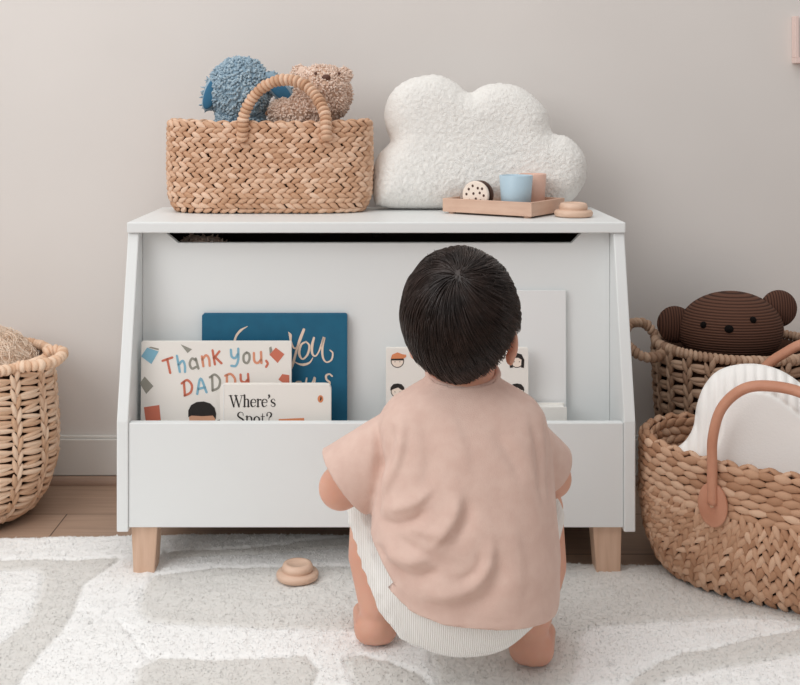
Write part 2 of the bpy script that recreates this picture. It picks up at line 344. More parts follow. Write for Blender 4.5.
# ------------------------------------------------------------------ printing
def ribbon(mb, pts, w, z=0, m=6, smooth=True):
    """a flat stroke with round ends in a 2D plane; pts (u, v), w width or list of widths"""
    P = catmull(pts, m) if (smooth and len(pts) > 2) else np.array(pts, float)
    if np.isscalar(w): Wd = np.full(len(P), w)
    else: Wd = np.interp(np.linspace(0, 1, len(P)), np.linspace(0, 1, len(w)), w)
    T = np.gradient(P, axis=0); T /= np.linalg.norm(T, axis=1)[:, None]+1e-12; Nn = np.stack([-T[:, 1], T[:, 0]], 1)
    Lf = P+Nn*Wd[:, None]/2; Rt = P-Nn*Wd[:, None]/2
    c0 = [P[0]+Wd[0]/2*(math.cos(a)*Nn[0]-math.sin(a)*T[0]) for a in np.linspace(0, PI, 6)[1:-1]]
    c1 = [P[-1]+Wd[-1]/2*(math.cos(a)*Nn[-1]+math.sin(a)*T[-1]) for a in np.linspace(0, PI, 6)[1:-1]]
    n = len(P); v = [(p[0], -z, p[1]) for p in np.vstack([Lf, Rt])]; f = [(i, i+1, n+i+1, n+i) for i in range(n-1)]
    k = len(v); v += [(p[0], -z, p[1]) for p in c0]; f.append((0, *range(k, k+4), n))
    k = len(v); v += [(p[0], -z, p[1]) for p in c1]; f.append((n-1, *range(k, k+4), 2*n-1))
    mb.add(v, f)
def patch(mb, pts, z=0): mb.add([(u, -z, v) for u, v in pts], [tuple(range(len(pts)))])
def disc2(mb, c, ru, rv, z=0, a0=0, a1=2*PI, n=24):
    patch(mb, [(c[0]+ru*math.cos(t), c[1]+rv*math.sin(t)) for t in np.linspace(a0, a1, n, endpoint=(a1-a0) < 6.2)], z)
def book(name, x0, x1, y, z0, z1, th, m, label, rnd=.003, lean=3.0, hard=True, group=None, cat='book'):
    """front cover at y; local plane u = x - xc, v = z - z0"""
    z1 -= .0036; xc = (x0+x1)/2; W = x1-x0; Hh = z1-z0
    r = empty(name, (xc, y, z0), label, cat, group); r.rotation_euler.x = -math.radians(lean)
    def cover(ya, yb, nm, inset=0):
        pts = []
        for cx_, cz_, a0 in ((W/2-rnd, rnd, -PI/2), (W/2-rnd, Hh-rnd, 0), (-W/2+rnd, Hh-rnd, PI/2), (-W/2+rnd, rnd, PI)):
            for t in np.linspace(0, PI/2, 5): pts.append((cx_+rnd*math.cos(a0+t), cz_+rnd*math.sin(a0+t)))
        mb = MB(); loft(mb, [np.array([(u, yy, v) for u, v in pts]) for yy in (ya, yb)]); return mb.build(nm, m, r, smooth=False, bevel=.0004)
    t = .0022
    cover(0, t, 'front_cover'); cover(th-t, th, 'back_cover')
    mb = MB(); box(mb, -W/2, -W/2+.002, t, th-t, rnd, Hh-rnd); mb.build('spine', m, r, smooth=False)
    mb = MB(); box(mb, -W/2+.002, W/2-.003, t, th-t, .003, Hh-.003); mb.build('page_block', M['paper'], r, smooth=False)
    def uv(px, py): return (wx(px, y)-xc, wz(py, y)-.0036-z0)
    return r, uv
FZ = .1185
# teal book at the back
b1, uv = book('book', wx(201, 1.874), wx(347, 1.874), 1.874, FZ, .4255, .014, M['teal'], 'tall teal blue hardback with cream script lettering, hindmost on the left', .004, 1.8)
q = lambda L: [uv(190+x*.2125, 300+y*.2125) for x, y in L]
mb = MB(); k = .0026
ribbon(mb, q([(268, 118), (235, 138), (212, 170), (202, 220), (190, 290)]), [k*.3, k*1.6, k*1.4, k*2, k])
ribbon(mb, q([(190, 290), (165, 330), (140, 320), (150, 300), (200, 318), (240, 320)]), [k, k, k, k, k*.5])
ribbon(mb, q([(462, 146), (470, 160), (473, 190), (490, 222), (508, 205)]), [k*.6, k*2, k*1.3, k, k*.6])
ribbon(mb, q([(534, 134), (518, 175), (500, 230), (484, 290), (472, 322), (455, 330)]), [k*1.8, k*2, k*1.5, k*1.8, k, k*.5])
ribbon(mb, q([(545, 190), (522, 205), (512, 245), (528, 272), (552, 250), (560, 210), (545, 190)]), [k, k*1.4, k*1.8, k, k*1.5, k*1.3, k])
ribbon(mb, q([(582, 172), (573, 210), (574, 245), (588, 258), (606, 235), (630, 170), (622, 215), (624, 262), (640, 286), (664, 276), (671, 245), (658, 230)]), [k*1.4, k*1.9, k*1.5, k, k, k*1.8, k*1.6, k*1.4, k*.9, k*1.2, k*1.1, k*.8])
ribbon(mb, q([(488, 282), (508, 294), (535, 298), (562, 288), (577, 266)]), [k*.5, k, k*1.8, k*1.2, k*.5])
ribbon(mb, q([(520, 378), (500, 380), (492, 400), (508, 412), (524, 395), (520, 378)]), k*1.1)
ribbon(mb, q([(548, 362), (544, 395), (560, 404), (578, 375), (586, 360), (584, 400), (598, 398)]), [k, k*1.6, k, k, k*1.5, k*1.4, k*.5])
ribbon(mb, q([(668, 352), (655, 342), (640, 350), (642, 368), (656, 382), (650, 404), (630, 400)]), [k*1.2, k, k*1.5, k*1.3, k*1.5, k, k*.6])
mb.build('script_lettering', M['creamink'], b1, smooth=False).location.y = -.0004
# thank you daddy
b2, uv = book('book', wx(140, 1.848), wx(291, 1.848), 1.848, FZ, wz(340.5, 1.848), .010, M['cover'], 'white picture book reading Thank You, Daddy in multicoloured hand lettering', .002, 2.2)
q = lambda L: [uv(130+x/3.636, 330+y/3.636) for x, y in L]
LET = [('red', [[(115, 108), (150, 96)], [(132, 103), (143, 152)]]), ('inkblue', [[(167, 90), (178, 148)], [(174, 122), (188, 108), (196, 124), (197, 148)]]),
       ('inkgrey', [[(236, 106), (222, 100), (214, 118), (222, 136), (238, 130)], [(236, 100), (246, 136)]]), ('peach', [[(258, 92), (264, 128)], [(260, 104), (273, 88), (284, 100), (287, 126)]]),
       ('red', [[(297, 70), (306, 121)], [(322, 74), (303, 98)], [(308, 96), (330, 117)]]), ('inkblue', [[(364, 68), (367, 92), (380, 98), (389, 84)], [(391, 64), (391, 104), (382, 126), (366, 126)]]),
       ('inkgrey', [[(422, 78), (411, 88), (412, 110), (424, 116), (432, 102), (431, 84), (422, 78)]]), ('peach', [[(448, 80), (450, 108), (462, 116), (474, 104)], [(474, 76), (476, 116)]]), ('red', [[(493, 108), (499, 118), (493, 130)]]),
       ('red', [[(193, 184), (197, 233)], [(185, 190), (205, 178), (222, 196), (218, 222), (196, 234)]]), ('inkblue', [[(242, 228), (254, 172), (276, 222)], [(246, 210), (270, 204)]]),
       ('inkgrey', [[(296, 164), (298, 214)], [(288, 168), (306, 158), (324, 176), (320, 204), (298, 216)]]), ('peach', [[(350, 160), (350, 210)], [(344, 162), (364, 156), (380, 176), (374, 204), (352, 210)]]),
       ('red', [[(400, 158), (402, 180), (416, 186), (426, 176)], [(427, 156), (428, 192), (415, 222)]])]
for c, L in LET:
    mb = MB()
    for s_ in L: ribbon(mb, q(s_), .0040)
    mb.build('printed_letter', M[c], b2, smooth=False).location.y = -.0004
DI = [('inkblue', [(36, 92), (58, 60), (100, 74), (74, 120)]), ('inkgrey', [(180, 48), (222, 66), (206, 80)]), ('inkgrey', [(32, 190), (50, 165), (82, 200), (56, 228)]),
      ('red', [(505, 86), (528, 60), (560, 84), (535, 116)]), ('red', [(538, 176), (552, 156), (578, 160), (578, 190), (562, 193)]), ('red', [(48, 276), (104, 268), (110, 322), (56, 332)])]
for c, L in DI:
    mb = MB(); patch(mb, q(L)); mb.build('little_book_print', M[c], b2, smooth=False).location.y = -.00035
for L in ([(504, 60), (512, 56), (516, 72), (506, 84)], [(62, 60), (100, 70), (101, 64), (72, 57)], [(92, 334), (108, 318), (111, 324), (98, 338)]):
    mb = MB(); patch(mb, q(L)); mb.build('page_print', M['inkgrey'], b2, smooth=False).location.y = -.0003
mb = MB(); patch(mb, q([(212, 306), (310, 306), (306, 350), (262, 362), (218, 350)])); mb.build('face_print', M['fleshink'], b2, smooth=False).location.y = -.00035
mb = MB(); patch(mb, q([(210, 312), (210, 288), (220, 268), (240, 257), (266, 255), (290, 262), (306, 278), (312, 300), (310, 320), (300, 306), (262, 308), (222, 306)])); patch(mb, q([(296, 330), (326, 320), (326, 340), (292, 342)])); mb.build('hair_print', M['ink'], b2, smooth=False).location.y = -.0006
# where's spot
b3, uv = book('board_book', wx(219.5, 1.823), wx(331, 1.823), 1.823, FZ, wz(383, 1.823), .014, M['cover'], 'small white rounded board book reading Where\'s Spot? in black serif letters', .009, 1.5)
q = lambda L: [uv(130+x/3.636, 330+y/3.636) for x, y in L]
E = .00056/1.0
def serif(mb, x, y, s, ch):
    """serif glyphs: x left, y baseline (down positive in the measuring frame), s = cap height; returns advance"""
    tk, tn = .0026, .0009
    def st(pts, w, sm=True): ribbon(mb, q([(x+a*s, y-b*s) for a, b in pts]), w, smooth=sm)
    def sf(a, b, wd=.13): st([(a-wd, b), (a+wd, b)], tn)
    if ch == 'W':
        st([(.08, 1), (.38, 0)], tk, 0); st([(.38, 0), (.62, 1)], tn, 0); st([(.55, 1), (.85, 0)], tk, 0); st([(.85, 0), (1.12, 1)], tn, 0); sf(.08, 1, .16); sf(.57, 1, .16); sf(1.12, 1, .14); return 1.22
    if ch == 'h':
        st([(.14, 1.05), (.14, 0)], tk); st([(.14, .5), (.28, .68), (.46, .62), (.48, .4), (.48, 0)], [tn, tn, tk, tk, tk]); sf(.14, 0); sf(.48, 0); sf(.08, 1.04, .06); return .66
    if ch == 'e':
        st([(.08, .38), (.48, .38), (.46, .58), (.28, .68), (.1, .55), (.06, .3), (.14, .06), (.3, 0), (.48, .14)], [tn, tn, tk*.8, tn, tk*.9, tk, tk, tn, tn]); return .56
    if ch == 'r':
        st([(.14, .66), (.14, 0)], tk); st([(.14, .42), (.26, .64), (.4, .62)], [tn, tn, tk]); sf(.14, 0); sf(.08, .66, .06); return .46
    if ch == "'":
        st([(.12, 1.02), (.16, .9), (.06, .74)], [tk*1.3, tk, tn]); return .26
    if ch == 's':
        st([(.4, .52), (.36, .66), (.2, .68), (.08, .56), (.12, .42), (.34, .3), (.42, .16), (.3, .01), (.12, .04), (.06, .18)], [tn, tn, tn, tk*.8, tk, tk, tk*.8, tn, tn, tn]); return .5
    if ch == 'S':
        st([(.54, .74), (.5, .96), (.28, 1.03), (.1, .88), (.12, .66), (.5, .4), (.58, .2), (.42, 0), (.2, 0), (.08, .1), (.06, .3)], [tn, tn, tn, tk, tk, tk*1.1, tk, tn, tn, tn, tn]); return .68
    if ch == 'p':
        st([(.14, .68), (.14, -.32)], tk); st([(.14, .5), (.32, .68), (.52, .54), (.52, .14), (.32, 0), (.14, .14)], [tn, tn, tk, tk, tn, tn]); sf(.14, -.32); sf(.08, .66, .06); return .66
    if ch == 'o':
        st([(.28, .68), (.08, .5), (.08, .18), (.28, 0), (.48, .18), (.48, .5), (.28, .68)], [tn, tk, tk, tn, tk, tk, tn]); return .58
    if ch == 't':
        st([(.16, .9), (.16, .12), (.26, 0), (.38, .08)], [tn, tk, tk, tn]); st([(.02, .66), (.36, .66)], tn); return .42
    if ch == '?':
        st([(.1, .74), (.12, .94), (.3, 1.02), (.46, .9), (.44, .7), (.28, .52), (.27, .3)], [tk, tn, tn, tk, tk, tn, tn]); st([(.265, .06), (.275, .05)], tk*1.3); return .5
mb = MB(); x = 361
for ch in "Where's": x += serif(mb, x, 273, 40, ch)*40
x = 388
for ch in "Spot?": x += serif(mb, x, 336, 42, ch)*45
mb.build('title_lettering', M['ink'], b3, smooth=False).location.y = -.0005
mb = MB(); disc2(mb, uv(130+692/3.636, 330+245/3.636), .0048, .0062); patch(mb, q([(540, 318), (632, 314), (634, 326), (560, 328), (560, 336), (540, 336)])); mb.build('orange_print', M['orange'], b3, smooth=False).location.y = -.0004
mb = MB(); c = uv(130+692/3.636, 330+245/3.636); ribbon(mb, [(c[0]+.0006, c[1]+.0032), (c[0]+.0008, c[1]+.0004), (c[0]-.0006, c[1]-.003)], [.0014, .0026, .001]); mb.build('bird_emblem', M['ink'], b3, smooth=False).location.y = -.0007
mb = MB(); box(mb, -.001, .0, -.0006, .0, 0, .195); o = mb.build('spine_crease', M['greycover'], b3, smooth=False); o.location.x = -.5*(wx(331, 1.823)-wx(219.5, 1.823))+.007; o.location.z = .003
# faces book
b4, uv = book('book', wx(386, 1.848), wx(529, 1.848), 1.848, FZ, wz(347, 1.848), .012, M['cover'], 'white picture book printed with small round cartoon faces, behind the child\'s head', .002, 2.2)
for ci, px in enumerate((397.5, 427, 457, 487, 517.5)):
    for ri, py in enumerate((360, 390, 420)):
        c = uv(px, py); r_ = .0114; mk = MB(); wh = MB(); hr = MB(); orr = MB()
        disc2(mk, c, r_, r_, .0002); disc2(wh, c, r_*.88, r_*.88, .0004)
        if (ci, ri) in ((4, 0), (1, 2), (2, 0)): hp = [(-1.05, -1.0), (-1.1, .2), (-.7, 1.0), (0, 1.2), (.7, 1.0), (1.1, .2), (1.05, -1.0), (.6, -.95), (.7, .2), (.2, .5), (-.5, .45), (-.7, .1), (-.6, -.95)]
        else: hp = [(-1.08, .1), (-1.0, .6), (-.6, 1.05), (0, 1.15), (.6, 1.05), (1.0, .6), (1.08, .1), (.6, .2), (.1, .55), (-.5, .35)]
        cap_ = (ci, ri) in ((0, 0), (3, 1))
        if cap_:
            patch(orr, [(c[0]+a*r_, c[1]+b*r_) for a, b in [(-1, .35), (-.8, .95), (0, 1.3), (.8, 1.0), (1.3, .95), (1.3, .6), (.9, .4)]], .0007)
            patch(hr, [(c[0]+a*r_, c[1]+b*r_) for a, b in [(-1, .1), (-.95, .45), (.9, .45), (1, .1)]], .0006)
        else: patch(hr, [(c[0]+a*r_, c[1]+b*r_) for a, b in hp], .0006)
        for s in (-1, 1): disc2(hr, (c[0]+s*.0042, c[1]-.0012), .0009, .0007, .0006, n=8)
        pf = mk.build('printed_face', M['ink'], b4, smooth=False); wh.build('face_print', M['cream'], pf, smooth=False); hr.build('hair_print', M['ink'], pf, smooth=False)
        if cap_: orr.build('cap_print', M['orange'], pf, smooth=False)
# pale book on white box
bb, uv = book('board_book', wx(531.5, 1.85), wx(567, 1.85), 1.85, FZ, wz(405, 1.85), .03, M['paper'], 'low white book beside the child\'s right shoulder, mostly hidden in the bin', .001, 0)
b5, uv = book('book', wx(456, 1.8835), wx(566.5, 1.8835), 1.8835, FZ, wz(289, 1.8835), .006, M['greycover'], 'very pale grey book leaning on the white panel right of the child\'s head', .001, 1.2)

# ------------------------------------------------------------------ baskets
def superell(a, b, n, k=400):
    t = np.linspace(0, 2*PI, k*4, endpoint=False); c, s = np.cos(t), np.sin(t)
    x = a*np.sign(c)*np.abs(c)**(2/n); y = b*np.sign(s)*np.abs(s)**(2/n); P = np.stack([x, y], 1)
    P2 = np.vstack([P, P[:1]]); d = np.r_[0, np.cumsum(np.linalg.norm(np.diff(P2, axis=0), axis=1))]; q_ = np.linspace(0, d[-1], k, endpoint=False)
    return np.stack([np.interp(q_, d, P2[:, 0]), np.interp(q_, d, P2[:, 1])], 1), d[-1]
class Shell:
    """a basket body: plan curve times a height profile; s(h) scales the plan, z(h,u) is the height"""
    def __init__(s, a, b, n, hs, ss, c, rz, zfun=None):
        s.P, s.per = superell(a, b, n); s.hs = hs; s.ss = ss; s.c = np.array(c, float); s.R = rotm(0, 0, rz); s.zf = zfun; s.a = a; s.b = b
    def pos(s, u, h):
        u = (u % 1)*len(s.P); i = int(u) % len(s.P); f = u-int(u); p = s.P[i]*(1-f)+s.P[(i+1) % len(s.P)]*f
        sc = np.interp(h, s.hs, s.ss); inset = (1-sc)*min(s.a, s.b); r = np.hypot(*p); p = p*(1-inset/r)
        z = h if s.zf is None else h+s.zf(p[0], p[1], h)
        return s.c+s.R@np.array([p[0], p[1], z])
    def frame(s, u, h):
        e = 1.2e-3; p = s.pos(u, h); tu = s.pos(u+e, h)-s.pos(u-e, h); th = s.pos(u, h+.002)-s.pos(u, max(h-.002, 0)); tu /= np.linalg.norm(tu); th /= np.linalg.norm(th)
        n = np.cross(tu, th); n /= np.linalg.norm(n); return p, tu, th, n
    def core(s, H_, inset=.004, th=.006, nu=96, nh=14):
        mb = MB(); R = []
        for h in np.linspace(.001, H_, nh): R.append(np.array([s.frame(j/nu, h)[0]-s.frame(j/nu, h)[3]*inset for j in range(nu)]))
        Ri = []
        for h in np.linspace(H_, .008, nh): Ri.append(np.array([s.frame(j/nu, h)[0]-s.frame(j/nu, h)[3]*(inset+th) for j in range(nu)]))
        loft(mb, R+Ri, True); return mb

# --- light seagrass basket on top of the cabinet
bc = (wx(270.5, 2.085), 2.088, ZT)
B1 = Shell(.192, .078, 3.0, [0, .008, .03, .08, .15, .17], [.72, .86, .97, 1.0, .99, .97], (bc[0], bc[1], ZT+.002), 0, lambda x, y, h: .004*(abs(x)/.188)**3*(h/.17))
bk, PB = thing('wicker_basket', bc, 'light woven seagrass basket with a wrapped arch handle, on top of the white bookshelf', 'basket')
mb = MB(); rows = 9; rp = .0184; pit = .0168; nl = int(B1.per/pit)
for r in range(rows):
    h0 = .0095+r*rp
    for sub in (0, 1):
        for i in range(nl):
            u = (i+(.5 if r % 2 else 0)+rng.uniform(-.08, .08))/nl; h = h0+(.0043 if sub else -.0043)
            p, tu, th, n = B1.frame(u, h); ang = math.radians(-27 if sub else 27)+rng.normal()*.08
            d = tu*math.cos(ang)+th*math.sin(ang)+n*.10
            leaf(mb, p+n*.0012, d, n, .0240*rng.uniform(.95, 1.08), .0110*rng.uniform(.90, 1.12), .0105, .42, 8)
for i in range(int(nl*1.25)):                      # rim braid and its inner row
    u = i/(nl*1.25); p, tu, th, n = B1.frame(u, .166); ang = math.radians(20*(1 if i % 2 else -1))
    leaf(mb, p-n*.005+np.array([0, 0, .001]), tu*math.cos(ang)+th*math.sin(ang), th, .022, .012, .008, .45)
    p, tu, th, n = B1.frame(u, .150); leaf(mb, p-n*.011, tu*math.cos(ang)+th*math.sin(ang), -n, .024, .012, .006, .45)
PB(mb, 'woven_body', M['straw']); PB(B1.core(.163), 'gap_shade_core', M['gapshade'])
YH = bc[1]-.078-.006
hp = [(wx(x, YH), YH+dy, wz(y, YH)) for x, y, dy in ((242, 140, .0), (243, 128, -.001), (244, 115, .002), (252, 98, .008), (266, 85, .012), (284, 79.5, .013), (303, 84, .012), (317, 98, .008), (325, 115, .002), (326, 128, -.001), (327, 140, .0))]
mb = MB(); ropetube(mb, catmull(hp, 10), .0095, .0085, 12, .35, .2)
PB(mb, 'front_handle', M['straw'])
YH2 = bc[1]+.066; mb = MB(); hp2 = [(p[0], YH2-.0*abs(p[1]), ) for p in hp]
hp2 = [(bc[0]+t*.062*1.0, YH2+.010+e, ZT+z) for t, z, e in ((-1, .125, 0), (-1.02, .155, .012), (-1, .172, .016), (-.75, .186, .022), (0, .19, .026), (.75, .186, .022), (1, .172, .016), (1.02, .155, .012), (1, .125, 0))]
ropetube(mb, catmull(hp2, 8), .0075, .0085, 10, .35, .2); PB(mb, 'back_handle', M['straw'])

# --- big tan seagrass market basket
B2c = (.668, 1.757, .0); TH2 = -math.atan2(.52, .85)
B2 = Shell(.245, .148, 2.3, [0, .02, .06, .12, .20, .25], [.70, .82, .94, 1.0, .995, .98], (B2c[0], B2c[1], .012), TH2, lambda x, y, h: (.006*(abs(x)/.245)**2)*(h/.23))
bk2, PB2 = thing('market_basket', B2c, 'large tan seagrass basket with brown leather loop handles, standing on the rug at right', 'basket')
mb = MB(); HT2 = .216; band = .136; k0 = 0
for r in range(7):                                  # horizontal rows of the rim band
    h = HT2-.006-r*.0113; nl = int(B2.per/.0235)
    for i in range(nl):
        u = (i+(.5 if r % 2 else 0)+rng.uniform(-.06, .06))/nl; p, tu, th, n = B2.frame(u, h)
        ang = rng.normal()*.10; leaf(mb, p+n*.0015, tu*math.cos(ang)+th*math.sin(ang), n, .033*rng.uniform(.9, 1.1), .0142*rng.uniform(.9, 1.1), .0095, .5, 8)
# fan-shaped body: braids run down the middle of each long face and spread towards the ends
Np = len(B2.P)
def ubyl(lx, side): return min(range(Np), key=lambda j: abs(B2.P[j][0]-lx)+(10 if B2.P[j][1]*side < 0 else 0))/Np
LQ = B2.per/4; NB = 36; tot = 2*band+2*LQ
for side in (-1, 1):
    um = ubyl(0, side)
    for k in range(NB):
        q_ = (k+.5)/NB*2-1; s_ = q_*tot/2
        if abs(s_) <= LQ: ea, eh = s_, .004
        else: ea, eh = math.copysign(LQ, s_), abs(s_)-LQ
        sa, sh_ = q_*LQ*.66, band+.002
        L_ = math.hypot(ea-sa, eh-sh_); n_ = max(int(L_/.0195), 1); w0, w1 = 2*LQ*.66/NB, tot/NB
        for j in range(n_+1):
            t = (j+.35+rng.uniform(-.06, .06))/(n_+.5)
            if t > 1.02: continue
            # strands leave the band steeply, then bend
            bend = math.sin(PI*min(t, 1))*.012*q_; a_ = sa+(ea-sa)*t; h_ = sh_+(eh-sh_)*t+abs(bend)*-.6
            if h_ < .002: continue
            sp_ = (w0+(w1-w0)*t); dx, dh = (ea-sa)/L_, (eh-sh_)/L_
            if sp_ < .0125 and k % 2 and t < .25 and n_ > 4: pass
            for ss in (-1, 1):
                ou, oh = -dh*ss*sp_*.25, dx*ss*sp_*.25
                aa = a_+ou+dx*(.0085 if ss > 0 else 0); hh = h_+oh+dh*(.0085 if ss > 0 else 0)
                if hh < .001 or hh > band+.012: continue
                # seen along the perimeter, +a runs with +x on the near face
                u = um+aa/B2.per*(1 if side < 0 else -1); p, tu, th, n = B2.frame(u, hh); tt = tu*(1 if side < 0 else -1)
                an = .34*ss+rng.normal()*.09; ca, sa_ = math.cos(an), math.sin(an); d2 = (dx*ca-dh*sa_*-1*1, dh*ca-dx*sa_)
                d = tt*d2[0]+th*d2[1]
                leaf(mb, p+n*rng.uniform(.001, .003), d+n*.08, n, .0275*rng.uniform(.92, 1.1), max(min(sp_*.62, .0165), .0112)*rng.uniform(.9, 1.12), .0085, .40, 8)
for i in range(int(B2.per/.016)):                   # rolled rim, then the inside rows
    u = i/int(B2.per/.016); p, tu, th, n = B2.frame(u, HT2); ang = math.radians(28*(1 if i % 2 else -1))
    leaf(mb, p-n*.006, tu*math.cos(ang)+th*math.sin(ang), th, .026, .014, .009, .45)
for r in range(10):
    h = HT2-.008-r*.0145; nl = int(B2.per/.024)
    for i in range(nl):
        u = (i+(.5 if r % 2 else 0))/nl; p, tu, th, n = B2.frame(u, h); ang = .35*(1 if r % 2 else -1)
        leaf(mb, p-n*.0155, tu*math.cos(ang)+th*math.sin(ang), -n, .032, .016, .008, .5)
PB2(mb, 'woven_body', M['straw2']); PB2(B2.core(.212, .005, .008), 'gap_shade_core', M['gapshade'])
U2 = np.array([.853, -.522, 0]); V2 = np.array([.522, .853, 0]); c2 = np.array([B2c[0], B2c[1], 0])
def uface(lx, side):
    best = min(range(Np), key=lambda j: abs(B2.P[j][0]-lx)+(10 if B2.P[j][1]*side < 0 else 0)); return best/Np
for side, nm in ((-1, 'front_handle'), (1, 'back_handle')):
    pL = B2.frame(uface(-.088, side), .168); pR = B2.frame(uface(.088, side), .168)
    a0 = pL[0]+pL[3]*.012; a1 = pR[0]+pR[3]*.012; mid = (a0+a1)/2
    inw = -V2*side; hz = .158 if side < 0 else .175
    K = [(-1, -.012, .0), (-1.0, .04, .0), (-1.0, .090, .004), (-.86, .136, .010), (-.5, .168, .016), (0, hz+.018, .018), (.5, .168, .016), (.86, .136, .010), (1.0, .090, .004), (1.0, .04, .0), (1, -.012, .0)]
    path = catmull([mid+(a1-a0)/2*t+np.array([0, 0, z])+inw*w for t, z, w in K], 8)
    mb = MB(); tube(mb, path, .0095, 14, flat=.8); H_ = PB2(mb, nm, M['leather'])
    for fr in (pL, pR):
        p, tu, th, n = fr; mb = MB()
        R = []
        for off, sc in ((.0065, .96), (.008, 1.0), (.0115, 1.0), (.0125, .95)):
            a = np.linspace(0, 2*PI, 28, endpoint=False); R.append(p+n*off+sc*(np.cos(a)[:, None]*tu*.0235+(np.sin(a)*.034-.014*1)[:, None]*th))
        loft(mb, R); T_ = child(mb, 'leather_tab', M['leather'], H_, (0, 0, 0)); 
        T_.data.transform(Matrix.Translation(-Vector(B2c)))
        mb = MB(); q0 = p+n*.0125-th*.014; ellipsoid(mb, q0, (.0038, .0038, .0038), None, 12, 8)
        st = T_; rv = child(mb, 'rivet', M['metal'], H_, B2c)
# --- round chunky basket, shared maker
def stake_basket(shell, HT, rows, stakes, m, P, dens=3, thick=.0085, gap=.9, stitch=True):
    mb = MB(); rp = (HT-.014)/rows
    for r in range(rows):
        h = .008+rp*(r+.5)
        for k in range(stakes):
            for t in range(dens):
                u = (k+.5)/stakes; dh = (t-(dens-1)/2)*rp*.26
                p, tu, th, n = shell.frame(u, h+dh); L = shell.per/stakes*1.12
                ang = (.13 if t % 2 else -.13)+rng.normal()*.06
                leaf(mb, p+n*.0008*rng.uniform(0, 2), tu*math.cos(ang)+th*math.sin(ang), n, L, rp*.40*gap*rng.uniform(.9, 1.15), thick, .5, 8, bow=.006)
        if stitch:
            for k in range(stakes):
                for s in (-1, 1):
                    u = k/stakes+s*.0048/shell.per; p, tu, th, n = shell.frame(u, h+(rp*.5 if s > 0 else 0))
                    if h+(rp*.5 if s > 0 else 0) > HT-.004: continue
                    leaf(mb, p+n*.0065, th+tu*s*.28, n, rp*1.25, .0115, .0085, .5, 8)
    return mb
# right rear basket with the bear
B3c = (.690, 2.108, 0); R3 = .152
B3 = Shell(R3, R3, 2, [0, .01, .05, .2, .32], [.74, .80, .88, .96, 1.0], (B3c[0], B3c[1], .001), .1)
bk3, PB3 = thing('wicker_basket', B3c, 'tall round brown hyacinth basket with loop handles, holding the brown bear by the wall', 'basket')
HT3 = .318
mb = stake_basket(B3, HT3, 13, 22, M['straw3'], PB3, 2, .011, 1.25, stitch=True)
PB3(mb, 'woven_body', M['straw3']); PB3(B3.core(HT3-.004, .006, .006), 'gap_shade_core', M['gapshade'])
mb = MB(); ropetube(mb, [B3.pos(t, HT3)+np.array([0, 0, .004]) for t in np.linspace(0, 1, 97)], .0085, .0095, 12, .5, .2); PB3(mb, 'rim', M['straw3'])
for sgn in (-1, 1):
    mb = MB(); ca = PI if sgn < 0 else 0
    ring = []
    for da, ro, z in ((.30, .0, -.006), (.34, .024, -.016), (.26, .050, -.014), (.02, .064, .004), (-.20, .050, .026), (-.30, .022, .026), (-.26, 0, .004)):
        a = ca+(-da if sgn > 0 else da); ring.append((B3c[0]+(R3+ro)*math.cos(a+ -.05), B3c[1]+(R3+ro)*math.sin(a-.05)*(1), HT3+.006+z))
    ropetube(mb, catmull(ring, 8), .0085, .010, 12, .5, .2); PB3(mb, 'handle', M['straw3'])
# left basket
B4c = (wx(-30, 2.10), 2.088, 0); R4 = .152
B4 = Shell(R4, R4, 2, [0, .006, .02, .05, .10, .16, .26, .31], [.52, .64, .80, .94, 1.04, 1.05, 1.0, .99], (B4c[0], B4c[1], .004), .17)
bk4, PB4 = thing('wicker_basket', B4c, 'pale chunky round wicker basket with rope handle, standing at the left edge', 'basket')
HT4 = .292
mb = stake_basket(B4, HT4, 11, 15, M['straw4'], PB4, 3, .011, 1.05)
PB4(mb, 'woven_body', M['straw4']); PB4(B4.core(HT4-.004, .007, .006), 'gap_shade_core', M['gapshade'])
mb = MB(); ropetube(mb, [B4.pos(t, HT4)+np.array([0, 0, .005]) for t in np.linspace(0, 1, 97)], .0085, .0105, 12, .5, .22); PB4(mb, 'rim', M['straw4'])
for ca in (-.35, PI-.35):
    mb = MB(); ring = []
    for da, ro, z in ((-.26, -.002, 0), (-.24, .020, .002), (-.15, .040, .004), (.02, .048, .006), (.2, .040, .012), (.27, .018, .014), (.27, -.002, .008)):
        a = ca+da; ring.append((B4c[0]+(R4+ro)*math.cos(a), B4c[1]+(R4+ro)*math.sin(a), HT4+.012+z))
    ropetube(mb, catmull(ring, 8), .009, .0105, 12, .5, .22); PB4(mb, 'handle', M['straw4'])
# fluff in the left basket
mb = MB(); ellipsoid(mb, (B4c[0], B4c[1], .275), (.122, .122, .078)); fluffc = mb
V, N, Fc = remesh(mb, .007, 2); V = V+N*(sines(V, 3, 60)*.004)[:, None]
mb = MB(); mb.add(V, Fc)
up = V[:, 2] > .27; Vu = V[up]; Nu = N[up]
for _ in range(1500):
    i = rng.integers(0, len(Vu)); p = Vu[i]; d = np.cross(Nu[i], rng.normal(size=3)); d /= np.linalg.norm(d); c = rng.normal(size=3)*.35
    L = rng.uniform(.02, .055); s = np.linspace(0, 1, 6)[:, None]; Q = p+Nu[i]*(.002+rng.uniform(0, .012)*np.sin(PI*s))+d*L*(s-.5)+c*L*(s-.5)**2*.9
    tube(mb, Q, .0007, 3)
fl_ = mb.build('dried_grass_filling', mat('fluff', (248, 224, 202), .9, (248, 230, 212), 40)); tag(fl_, 'mound of tangled pale beige dried grass heaped in the left basket', 'filling', kind='stuff')

